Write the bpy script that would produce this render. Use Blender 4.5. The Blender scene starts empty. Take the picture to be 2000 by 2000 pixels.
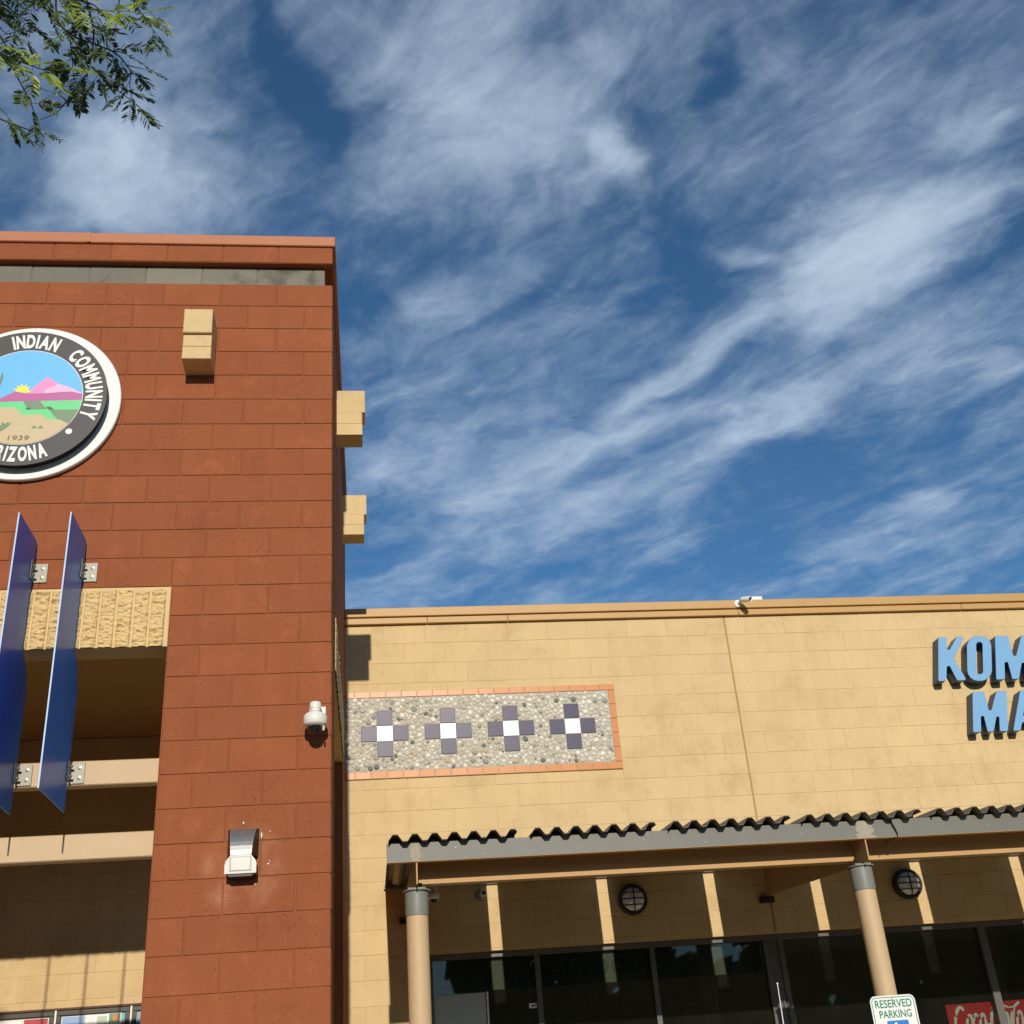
import bpy, math, random
from mathutils import Vector, Matrix, noise
random.seed(7)
SC = bpy.context.scene
COL = SC.collection
PI = math.pi

# ------------------------------------------------------------------ camera
D = 3.6474            # the shop front stands this far behind the tower front (metres)
CAM = Vector((0.2292, -6.8839, 1.6159))
YAW, PITCH, ROLL = 0.1426, 0.4735, -0.0786
f = Vector((math.sin(YAW)*math.cos(PITCH), math.cos(YAW)*math.cos(PITCH), math.sin(PITCH)))
r = Vector((math.cos(YAW), -math.sin(YAW), 0)); u = r.cross(f)
r2 = r*math.cos(ROLL)+u*math.sin(ROLL); u2 = u*math.cos(ROLL)-r*math.sin(ROLL)
cd = bpy.data.cameras.new('camera'); cam = bpy.data.objects.new('camera', cd); COL.objects.link(cam)
cam.matrix_world = Matrix(((r2.x, u2.x, -f.x, CAM.x), (r2.y, u2.y, -f.y, CAM.y), (r2.z, u2.z, -f.z, CAM.z), (0, 0, 0, 1)))
cd.sensor_width = 36; cd.lens = 36*2227.9/2000; cd.clip_start = 0.05; cd.clip_end = 5000
SC.camera = cam

# ------------------------------------------------------------------ light
SUN_EL = math.atan(0.365)
W = bpy.data.worlds.new('World'); SC.world = W; W.use_nodes = True
nt = W.node_tree; nt.nodes.clear()
def N(t, tree=None, **kw):
    n = (tree or nt).nodes.new(t)
    for k, v in kw.items(): setattr(n, k, v)
    return n
def L(a, b, tree=None): (tree or nt).links.new(a, b)
def MA(op, a, b=None, c=None, tree=None, clamp=False):
    n = N('ShaderNodeMath', tree, operation=op); n.use_clamp = clamp
    for i, v in enumerate((a, b, c)):
        if v is None: continue
        if isinstance(v, (int, float)): n.inputs[i].default_value = v
        else: L(v, n.inputs[i], tree)
    return n.outputs[0]
sky = N('ShaderNodeTexSky', sky_type='NISHITA'); sky.sun_disc = False
sky.sun_elevation = SUN_EL; sky.sun_rotation = PI; sky.altitude = 350; sky.air_density = 1.0; sky.dust_density = 0.4; sky.ozone_density = 2.2
SKY_STRENGTH = 0.068
# high cirrus: a cloud sheet seen in each sky direction (direction projected on a level plane)
tc = N('ShaderNodeTexCoord'); sep = N('ShaderNodeSeparateXYZ'); L(tc.outputs['Generated'], sep.inputs[0])
zc = MA('MAXIMUM', sep.outputs[2], 0.05)
px, py = MA('DIVIDE', sep.outputs[0], zc), MA('DIVIDE', sep.outputs[1], zc)
pc = N('ShaderNodeCombineXYZ'); L(px, pc.inputs[0]); L(py, pc.inputs[1])
def noise_tex(vec, scale, detail, rough, lac=2.0, dist=0.0):
    n = N('ShaderNodeTexNoise'); L(vec, n.inputs['Vector']); n.inputs['Scale'].default_value = scale
    n.inputs['Detail'].default_value = detail; n.inputs['Roughness'].default_value = rough; n.inputs['Lacunarity'].default_value = lac
    n.inputs['Distortion'].default_value = dist
    return n
def warp(vec, scale, amount, detail=3):
    n = noise_tex(vec, scale, detail, 0.55)
    s = N('ShaderNodeVectorMath', operation='SUBTRACT'); L(n.outputs['Color'], s.inputs[0]); s.inputs[1].default_value = (.5, .5, .5)
    m = N('ShaderNodeVectorMath', operation='MULTIPLY_ADD'); L(s.outputs[0], m.inputs[0]); m.inputs[1].default_value = (amount, amount, 0); L(vec, m.inputs[2])
    return m.outputs[0]
p_soft = warp(warp(pc.outputs[0], 2.2, 0.20, 2), 8.0, 0.10, 4)
STROKES = [(0.708, 1.213, -1.143, 0.244, 0.174, 0.80), (0.527, 1.442, -0.9, 0.243, 0.063, 0.62), (0.406, 1.648, -0.844, 0.207, 0.098, 0.3), (0.715, 1.589, -1.053, 0.28, 0.092, 0.62), (0.43, 1.936, -0.773, 0.379, 0.195, 0.4), (0.878, 1.335, -0.992, 0.167, 0.137, 0.45), (0.728, 0.95, -0.549, 0.086, 0.069, 0.4), (0.543, 1.21, 0.42, 0.072, 0.036, 0.3), (0.3, 1.006, 1.114, 0.123, 0.045, 0.5), (0.139, 0.836, -0.145, 0.267, 0.147, 0.35), (0.123, 1.006, 0.209, 0.208, 0.182, 0.3), (-0.299, 1.036, 0.413, 0.162, 0.176, 0.6), (0.179, 1.792, 0.019, 0.253, 0.376, 0.4), (0.511, 0.885, -0.37, 0.146, 0.149, 0.3), (0.101, 1.391, -0.468, 0.21, 0.188, 0.2), (1.11, 1.942, 0.028, 0.086, 0.09, 0.35), (1.109, 2.049, -0.984, 0.32, 0.18, 0.25), (1.004, 1.446, -0.127, 0.083, 0.074, 0.3), (-0.188, 0.936, 0.747, 0.096, 0.069, 0.2), (0.443, 1.002, -0.369, 0.121, 0.12, 0.2), (-0.061, 0.91, 1.409, 0.135, 0.044, -0.32), (0.399, 0.893, 1.239, 0.113, 0.031, -0.32), (-0.01, 1.32, 1.232, 0.118, 0.076, -0.3), (0.846, 1.924, 0.125, 0.216, 0.421, -0.28), (0.864, 1.112, 0.729, 0.107, 0.041, -0.3), (0.447, 1.225, 1.072, 0.172, 0.067, -0.3)]
cov = None
for cx, cy, an, ln, wd, wt in STROKES:
    mp = N('ShaderNodeMapping', vector_type='TEXTURE'); L(p_soft, mp.inputs[0])
    mp.inputs['Location'].default_value = (cx, cy, 0); mp.inputs['Rotation'].default_value = (0, 0, an); mp.inputs['Scale'].default_value = (ln, wd, 1)
    le = N('ShaderNodeVectorMath', operation='LENGTH'); L(mp.outputs[0], le.inputs[0])
    mr = N('ShaderNodeMapRange', interpolation_type='SMOOTHERSTEP'); L(le.outputs['Value'], mr.inputs[0])
    mr.inputs[1].default_value = 0.0; mr.inputs[2].default_value = 1.15; mr.inputs[3].default_value = wt; mr.inputs[4].default_value = 0.0
    cov = mr.outputs[0] if cov is None else MA('ADD', cov, mr.outputs[0])
mp = N('ShaderNodeMapping', vector_type='TEXTURE'); L(warp(pc.outputs[0], 3.0, 0.22, 4), mp.inputs[0])
mp.inputs['Rotation'].default_value = (0, 0, -1.0); mp.inputs['Scale'].default_value = (1.0, 0.46, 1)
n1 = noise_tex(mp.outputs[0], 2.3, 8, 0.58, 2.1, 0.4).outputs['Fac']
mp2 = N('ShaderNodeMapping', vector_type='TEXTURE'); L(warp(pc.outputs[0], 6.0, 0.10, 4), mp2.inputs[0])
mp2.inputs['Rotation'].default_value = (0, 0, -0.8); mp2.inputs['Scale'].default_value = (1.0, 0.6, 1); mp2.inputs['Location'].default_value = (3.1, 1.7, 0)
n2 = noise_tex(mp2.outputs[0], 7.5, 7, 0.60, 2.1, 0.3).outputs['Fac']
dn = MA('ADD', MA('MULTIPLY_ADD', MA('SUBTRACT', n1, 0.5), 1.75, cov), MA('MULTIPLY', MA('SUBTRACT', n2, 0.5), 0.60))
mp3 = N('ShaderNodeMapping', vector_type='TEXTURE'); L(warp(pc.outputs[0], 4.0, 0.12, 3), mp3.inputs[0])
mp3.inputs['Rotation'].default_value = (0, 0, -0.95); mp3.inputs['Scale'].default_value = (1.0, 0.30, 1); mp3.inputs['Location'].default_value = (5.2, 0.4, 0)
fib = noise_tex(mp3.outputs[0], 5.0, 7, 0.62, 2.2, 0.5); fib.noise_type = 'RIDGED_MULTIFRACTAL'; fib.inputs['Offset'].default_value = 0.8; fib.inputs['Gain'].default_value = 1.6; fib.normalize = True
bil = noise_tex(p_soft, 9.0, 7, 0.62, 2.1, 0.6).outputs['Fac']
dn = MA('ADD', dn, MA('ADD', MA('MULTIPLY', MA('SUBTRACT', fib.outputs['Fac'], 0.45), 0.07), MA('MULTIPLY_ADD', MA('SUBTRACT', bil, 0.5), 0.75, 0.0)))
mr = N('ShaderNodeMapRange', interpolation_type='SMOOTHSTEP'); L(dn, mr.inputs[0])
mr.inputs[1].default_value = -0.34; mr.inputs[2].default_value = 1.16; mr.inputs[3].default_value = 0.0; mr.inputs[4].default_value = 1.0
CLOUD = mr
cl = N('ShaderNodeMix', data_type='RGBA'); L(mr.outputs[0], cl.inputs['Factor'])
tint = N('ShaderNodeMix', data_type='RGBA', blend_type='MULTIPLY'); tint.inputs['Factor'].default_value = 1
L(sky.outputs[0], tint.inputs['A']); tint.inputs['B'].default_value = (.66, 1.12, 1.40, 1)
SKYTINT = tint
L(tint.outputs['Result'], cl.inputs['A']); cl.inputs['B'].default_value = (7.0, 8.7, 10.9, 1)
bg = N('ShaderNodeBackground'); L(cl.outputs['Result'], bg.inputs['Color']); bg.inputs['Strength'].default_value = SKY_STRENGTH
wo = N('ShaderNodeOutputWorld'); L(bg.outputs[0], wo.inputs['Surface'])

sd = bpy.data.lights.new('sun', 'SUN'); so = bpy.data.objects.new('sun', sd); COL.objects.link(so)
sd.energy = 3.75; sd.angle = math.radians(0.5); sd.color = (1.0, 0.93, 0.82)
sv = Vector((0.010, 1, -0.365)).normalized()
so.rotation_euler = sv.to_track_quat('-Z', 'Y').to_euler(); so.location = (0, -20, 12)
SC.view_settings.view_transform = 'Standard'; SC.view_settings.look = 'None'
SC.view_settings.exposure = 0.0; SC.view_settings.gamma = 1; SC.view_settings.use_curve_mapping = False
SC.cycles.use_denoising = True; SC.cycles.max_bounces = 8; SC.cycles.transparent_max_bounces = 12
SC.cycles.caustics_reflective = False; SC.cycles.caustics_refractive = False

# ------------------------------------------------------------------ materials
def mat(name, col, rough=0.7, metal=0.0, spec=0.4, var=0.12, vscale=4.0, isl=0.0, specks=None, bump=0.0, bscale=120.0, stain=None, coat=0.0, streak=0.0):
    """Procedural paint/stone: noise mottling, optional per-block variation, dark specks, stains and fine bump."""
    m = bpy.data.materials.new(name); m.use_nodes = True; t = m.node_tree; t.nodes.clear()
    out = N('ShaderNodeOutputMaterial', t); b = N('ShaderNodeBsdfPrincipled', t); L(b.outputs[0], out.inputs[0], t)
    b.inputs['Roughness'].default_value = rough; b.inputs['Metallic'].default_value = metal
    b.inputs['Specular IOR Level'].default_value = spec; b.inputs['Coat Weight'].default_value = coat
    geo = N('ShaderNodeNewGeometry', t); pos = geo.outputs['Position']
    n = N('ShaderNodeTexNoise', t); L(pos, n.inputs['Vector'], t); n.inputs['Scale'].default_value = vscale; n.inputs['Detail'].default_value = 8; n.inputs['Roughness'].default_value = 0.65
    val = MA('MULTIPLY_ADD', MA('SUBTRACT', n.outputs['Fac'], 0.5, tree=t), 2*var*2, 1.0, t)
    if isl: val = MA('MULTIPLY', val, MA('MULTIPLY_ADD', geo.outputs['Random Per Island'], 2*isl, 1-isl, t), tree=t)
    if specks:
        sc, th, dark = specks
        mpp = N('ShaderNodeMapping', t); L(pos, mpp.inputs[0], t); mpp.inputs['Scale'].default_value = (1, 1, 1.8)
        s = N('ShaderNodeTexNoise', t); L(mpp.outputs[0], s.inputs['Vector'], t); s.inputs['Scale'].default_value = sc; s.inputs['Detail'].default_value = 3
        s2 = N('ShaderNodeTexNoise', t); L(pos, s2.inputs['Vector'], t); s2.inputs['Scale'].default_value = 2.3
        k = N('ShaderNodeMapRange', t, interpolation_type='SMOOTHSTEP'); L(MA('MULTIPLY_ADD', s2.outputs['Fac'], 0.22, s.outputs['Fac'], t), k.inputs[0], t)
        k.inputs[1].default_value = th; k.inputs[2].default_value = th+0.06; k.inputs[3].default_value = 1.0; k.inputs[4].default_value = dark
        val = MA('MULTIPLY', val, k.outputs[0], tree=t)
    mx = N('ShaderNodeMix', t, data_type='RGBA', blend_type='MULTIPLY'); mx.inputs['Factor'].default_value = 1
    base = N('ShaderNodeRGB', t); base.outputs[0].default_value = (*col, 1)
    c = base.outputs[0]
    if streak:
        ms = N('ShaderNodeMapping', t); L(pos, ms.inputs[0], t); ms.inputs['Scale'].default_value = (9, 9, .55)
        s = N('ShaderNodeTexNoise', t); L(ms.outputs[0], s.inputs['Vector'], t); s.inputs['Scale'].default_value = 1; s.inputs['Detail'].default_value = 7; s.inputs['Roughness'].default_value = .6
        val = MA('MULTIPLY', val, MA('MULTIPLY_ADD', MA('SUBTRACT', s.outputs['Fac'], .5, tree=t), streak, 1.0, t), tree=t)
        g2 = N('ShaderNodeTexNoise', t); L(pos, g2.inputs['Vector'], t); g2.inputs['Scale'].default_value = 130; g2.inputs['Detail'].default_value = 3
        val = MA('MULTIPLY', val, MA('MULTIPLY_ADD', MA('SUBTRACT', g2.outputs['Fac'], .5, tree=t), .30, 1.0, t), tree=t)
    if stain:
        scol, ssc, lo, hi, amt = stain
        s = N('ShaderNodeTexNoise', t); L(pos, s.inputs['Vector'], t); s.inputs['Scale'].default_value = ssc; s.inputs['Detail'].default_value = 10; s.inputs['Roughness'].default_value = 0.72
        k = N('ShaderNodeMapRange', t, interpolation_type='SMOOTHSTEP'); L(s.outputs['Fac'], k.inputs[0], t)
        k.inputs[1].default_value = lo; k.inputs[2].default_value = hi; k.inputs[4].default_value = amt
        sm = N('ShaderNodeMix', t, data_type='RGBA'); L(k.outputs[0], sm.inputs['Factor'], t); L(c, sm.inputs['A'], t); sm.inputs['B'].default_value = (*scol, 1)
        c = sm.outputs['Result']
    L(c, mx.inputs['A'], t); cc = N('ShaderNodeCombineColor', t)
    for i in range(3): L(val, cc.inputs[i], t)
    L(cc.outputs[0], mx.inputs['B'], t); L(mx.outputs['Result'], b.inputs['Base Color'], t)
    if bump:
        bn = N('ShaderNodeTexNoise', t); L(pos, bn.inputs['Vector'], t); bn.inputs['Scale'].default_value = bscale; bn.inputs['Detail'].default_value = 5
        bp = N('ShaderNodeBump', t); L(bn.outputs['Fac'], bp.inputs['Height'], t); bp.inputs['Strength'].default_value = 1.0; bp.inputs['Distance'].default_value = bump
        L(bp.outputs[0], b.inputs['Normal'], t)
    return m
def ramp_mat(name, stops, rough=0.7, spec=0.4, bump=0.0, bscale=150):
    """Colour picked per island from a constant ramp (pebbles)."""
    m = mat(name, (1, 1, 1), rough, 0, spec, 0.06, 60, bump=bump, bscale=bscale); t = m.node_tree
    geo = N('ShaderNodeNewGeometry', t); cr = N('ShaderNodeValToRGB', t); cr.color_ramp.interpolation = 'CONSTANT'
    el = cr.color_ramp.elements
    while len(el) < len(stops): el.new(0.5)
    for e, (p, c) in zip(el, stops): e.position = p; e.color = (*c, 1)
    L(geo.outputs['Random Per Island'], cr.inputs[0], t)
    mx = [n for n in t.nodes if n.type == 'MIX'][0]; L(cr.outputs[0], mx.inputs['A'], t)
    return m
M = {}
M['red'] = mat('red_block_paint', (.288, .088, .034), .85, spec=.2, var=.10, vscale=3.2, isl=.055, streak=.22, specks=(66, .735, .45), bump=.0016, bscale=160, stain=((.40, .125, .055), 5.5, .52, .75, .55))
M['redcore'] = mat('red_joint_paint', (.305, .095, .038), .9, spec=.2, var=.08)
M['redcap'] = mat('salmon_coping_metal', (.43, .150, .062), .55, spec=.4, var=.05)
M['grey_block'] = mat('weathered_grey_block', (.20, .185, .145), .9, spec=.2, var=.12, isl=.08, specks=(85, .735, .5), bump=.0016, bscale=160, stain=((.055, .052, .042), 2.1, .56, .66, .7))
M['yellow'] = mat('ochre_block_paint', (.64, .466, .240), .85, spec=.2, var=.05, vscale=2.0, isl=.028, streak=.16, specks=(55, .775, .72), bump=.0011, bscale=150, stain=((.44, .295, .135), 3.2, .48, .74, .45))
M['yellowcore'] = mat('ochre_joint_paint', (.625, .455, .236), .9, spec=.2, var=.05)
M['sealant'] = mat('control_joint_sealant', (.40, .245, .085), .8, var=.12)
M['ycap'] = mat('ochre_coping_metal', (.50, .285, .092), .5, spec=.4, var=.05)
M['split'] = mat('split_face_block', (.66, .48, .235), .9, spec=.2, var=.08, vscale=12)
M['tan'] = mat('tan_paint', (.55, .385, .215), .55, spec=.4, var=.04, vscale=6, specks=(40, .80, .8))
M['browntan'] = mat('tan_steel_paint', (.50, .30, .125), .6, spec=.35, var=.06)
M['fascia'] = mat('grey_steel_paint', (.165, .158, .132), .5, spec=.4, var=.06, vscale=5, stain=((.55, .45, .30), 26, .70, .74, .9))
M['sheet'] = mat('corrugated_sheet', (.19, .16, .115), .6, spec=.4, var=.10, vscale=3)
M['patch'] = mat('bare_render_patch', (.36, .32, .24), .9, var=.2, vscale=25)
M['grey'] = mat('grey_paint', (.20, .20, .175), .5, var=.05)
M['blue'] = mat('blue_fin_paint', (.065, .26, .80), .33, spec=.22, var=.05)
M['blueedge'] = mat('sunlit_fin_edge', (.42, .58, .80), .4, var=.05)  # paler blue: sunlight caught by the front edge, put into the colour
M['steel'] = mat('galvanised_steel', (.26, .25, .205), .5, metal=.35, var=.10, vscale=30)
M['bolt'] = mat('bolt_steel', (.30, .27, .21), .4, metal=.6)
M['dark'] = mat('dark_bronze', (.022, .018, .014), .45)
M['black'] = mat('black_plastic', (.010, .010, .011), .35)
M['white'] = mat('white_paint', (.82, .80, .74), .45, var=.03)
M['offwhite'] = mat('offwhite_plastic', (.72, .70, .62), .45, var=.04)
M['frame'] = mat('window_frame_metal', (.11, .105, .095), .45)
M['interior'] = mat('interior_paint', (.32, .30, .26), .8)
M['dome'] = mat('smoked_dome', (.008, .008, .009), .06, spec=.7)
M['purple'] = mat('purple_glazed_tile', (.076, .062, .108), .32, spec=.13, isl=.05, var=.04)
M['whitetile'] = mat('white_glazed_tile', (.80, .79, .75), .30, spec=.3, var=.02)
M['orange'] = mat('orange_glazed_tile', (.58, .235, .075), .32, spec=.18, var=.06, vscale=8)
M['grout'] = mat('panel_grout', (.46, .425, .34), .9, var=.10, vscale=30)
M['pebble'] = ramp_mat('river_pebbles', [(0, (.62, .57, .46)), (.28, (.53, .48, .38)), (.50, (.72, .67, .57)), (.72, (.43, .40, .33)), (.86, (.27, .265, .225)), (.935, (.13, .145, .125)), (.98, (.50, .37, .20))], .55)
M['letterface'] = mat('light_blue_letter_face', (.195, .39, .62), .35, spec=.45, var=.03)
M['letterside'] = mat('navy_letter_return', (.020, .050, .110), .4, spec=.5)
M['sealdark'] = mat('seal_charcoal', (.054, .046, .045), .5, spec=.4, var=.08)
M['sealrim'] = mat('seal_black_rim', (.020, .019, .018), .25, spec=.5)
for nm, c in dict(s_sky=(.13, .46, .78), s_pink=(.88, .26, .50), s_lpink=(.90, .43, .62), s_purple=(.45, .10, .28), s_yellow=(.88, .72, .06), s_green=(.12, .60, .22), s_dgreen=(.15, .24, .13), s_dark=(.04, .08, .04), s_tan=(.55, .42, .23), s_leaf=(.15, .24, .11), s_text=(.14, .10, .06)).items():
    M[nm] = mat('seal_'+nm[2:], c, .4, var=.03)
M['alum'] = mat('brushed_aluminium', (.24, .24, .23), .42, metal=.6, var=.10, vscale=20)
M['lens'] = mat('prismatic_lens', (.56, .54, .47), .3, spec=.4)
M['bulk'] = mat('frosted_globe', (.88, .90, .92), .14, spec=.9, coat=1.0)
M['signwhite'] = mat('sign_white', (.78, .79, .74), .4, var=.02)
M['signgreen'] = mat('sign_green', (.008, .20, .09), .4)
M['signblue'] = mat('sign_blue', (.03, .20, .58), .4)
M['cokered'] = mat('banner_red', (.62, .022, .016), .5)
M['asphalt'] = mat('asphalt', (.17, .145, .105), .9, var=.15, vscale=3, bump=.003, bscale=90)
M['concrete'] = mat('concrete', (.60, .47, .28), .9, var=.12, vscale=2, bump=.001)
M['dirt'] = mat('desert_soil', (.26, .20, .13), .95, var=.2, vscale=.05)
M['hill'] = mat('hill_rock', (.16, .12, .095), .95, var=.2, vscale=.02)
M['bark'] = mat('twig_bark', (.055, .040, .028), .85, var=.25, vscale=60)
M['suntwig'] = mat('sunlit_twig', (.20, .24, .05), .7, var=.15)  # brighter copy of the bark: sun on the lit twigs is in the colour
M['roof'] = mat('roof_membrane', (.45, .42, .36), .9)
M['board'] = mat('notice_board_frame', (.062, .054, .042), .4, metal=.2)
M['woodrail'] = mat('red_brown_rail', (.10, .035, .02), .6)
M['pole'] = mat('sign_post_steel', (.28, .28, .25), .5, metal=.5)
M['carpaint'] = mat('silver_car_paint', (.33, .34, .35), .3, metal=.5, coat=.5)
M['rubber'] = mat('tyre_rubber', (.018, .018, .018), .8)
def local_mark(m, axes, centre, radii, lo, hi, col, amt, nscale):
    """A weathered mark with a place of its own: mix towards col inside an elliptical shell, broken up by noise."""
    t = m.node_tree; mx = [n for n in t.nodes if n.type == 'MIX' and n.blend_type == 'MULTIPLY'][0]
    src = mx.inputs['A'].links[0].from_socket
    g = N('ShaderNodeNewGeometry', t); mp = N('ShaderNodeMapping', t, vector_type='TEXTURE'); L(g.outputs['Position'], mp.inputs[0], t)
    mp.inputs['Location'].default_value = centre; mp.inputs['Scale'].default_value = radii
    ln = N('ShaderNodeVectorMath', t, operation='LENGTH'); L(mp.outputs[0], ln.inputs[0], t)
    a = N('ShaderNodeMapRange', t, interpolation_type='SMOOTHSTEP'); L(ln.outputs['Value'], a.inputs[0], t); a.inputs[1].default_value = 1.0; a.inputs[2].default_value = .72
    n = N('ShaderNodeTexNoise', t); L(g.outputs['Position'], n.inputs['Vector'], t); n.inputs['Scale'].default_value = nscale; n.inputs['Detail'].default_value = 6
    b_ = N('ShaderNodeMapRange', t, interpolation_type='SMOOTHSTEP'); L(n.outputs['Fac'], b_.inputs[0], t); b_.inputs[1].default_value = lo; b_.inputs[2].default_value = hi; b_.inputs[4].default_value = amt
    k = N('ShaderNodeMix', t, data_type='RGBA'); L(MA('MULTIPLY', a.outputs[0], b_.outputs[0], tree=t), k.inputs['Factor'], t)
    L(src, k.inputs['A'], t); k.inputs['B'].default_value = (*col, 1); L(k.outputs['Result'], mx.inputs['A'], t)
local_mark(M['grey_block'], None, (-.44, .06, 7.20), (.36, 1, .30), .40, .66, (.070, .066, .055), .7, 7)
local_mark(M['grey_block'], None, (-.40, .06, 7.20), (.20, 1, .16), .66, .74, (.42, .39, .33), .45, 22)
local_mark(M['red'], None, (-.505, 0, 2.90), (.27, 1, .30), .35, .75, (.44, .205, .115), .55, 7)
def leaf_mat(name, c1, c2, tr):
    m = bpy.data.materials.new(name); m.use_nodes = True; t = m.node_tree; t.nodes.clear()
    out = N('ShaderNodeOutputMaterial', t); g = N('ShaderNodeNewGeometry', t)
    mx = N('ShaderNodeMix', t, data_type='RGBA'); L(g.outputs['Random Per Island'], mx.inputs['Factor'], t); mx.inputs['A'].default_value = (*c1, 1); mx.inputs['B'].default_value = (*c2, 1)
    b = N('ShaderNodeBsdfPrincipled', t); b.inputs['Roughness'].default_value = .45; L(mx.outputs['Result'], b.inputs['Base Color'], t)
    tl = N('ShaderNodeBsdfTranslucent', t); L(mx.outputs['Result'], tl.inputs[0], t)
    ms = N('ShaderNodeMixShader', t); ms.inputs[0].default_value = tr; L(b.outputs[0], ms.inputs[1], t); L(tl.outputs[0], ms.inputs[2], t); L(ms.outputs[0], out.inputs[0], t)
    return m
M['leaf'] = leaf_mat('mesquite_leaflets', (.050, .095, .022), (.13, .19, .045), .3)
M['sunleaf'] = leaf_mat('sunlit_mesquite_leaflets', (.22, .30, .045), (.33, .40, .07), .3)  # yellow-green copy of the leaflets, sunlight painted into the colour
def glass_mat():
    m = bpy.data.materials.new('tinted_window_glass'); m.use_nodes = True; t = m.node_tree; t.nodes.clear()
    out = N('ShaderNodeOutputMaterial', t)
    tr = N('ShaderNodeBsdfTransparent', t); tr.inputs[0].default_value = (.50, .54, .50, 1)
    gl = N('ShaderNodeBsdfGlossy', t); gl.inputs['Roughness'].default_value = .015; gl.inputs[0].default_value = (.9, .95, 1, 1)
    df = N('ShaderNodeBsdfDiffuse', t); df.inputs[0].default_value = (.42, .42, .38, 1)
    fr = N('ShaderNodeFresnel', t); fr.inputs[0].default_value = 1.5
    g = N('ShaderNodeNewGeometry', t); nz = N('ShaderNodeTexNoise', t); L(g.outputs['Position'], nz.inputs['Vector'], t); nz.inputs['Scale'].default_value = 3; nz.inputs['Detail'].default_value = 8
    a = N('ShaderNodeMixShader', t); L(MA('MULTIPLY', nz.outputs['Fac'], .030, tree=t), a.inputs[0], t); L(tr.outputs[0], a.inputs[1], t); L(df.outputs[0], a.inputs[2], t)
    b = N('ShaderNodeMixShader', t); L(fr.outputs[0], b.inputs[0], t); L(a.outputs[0], b.inputs[1], t); L(gl.outputs[0], b.inputs[2], t)
    L(b.outputs[0], out.inputs[0], t); return m
M['glass'] = glass_mat()

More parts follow.
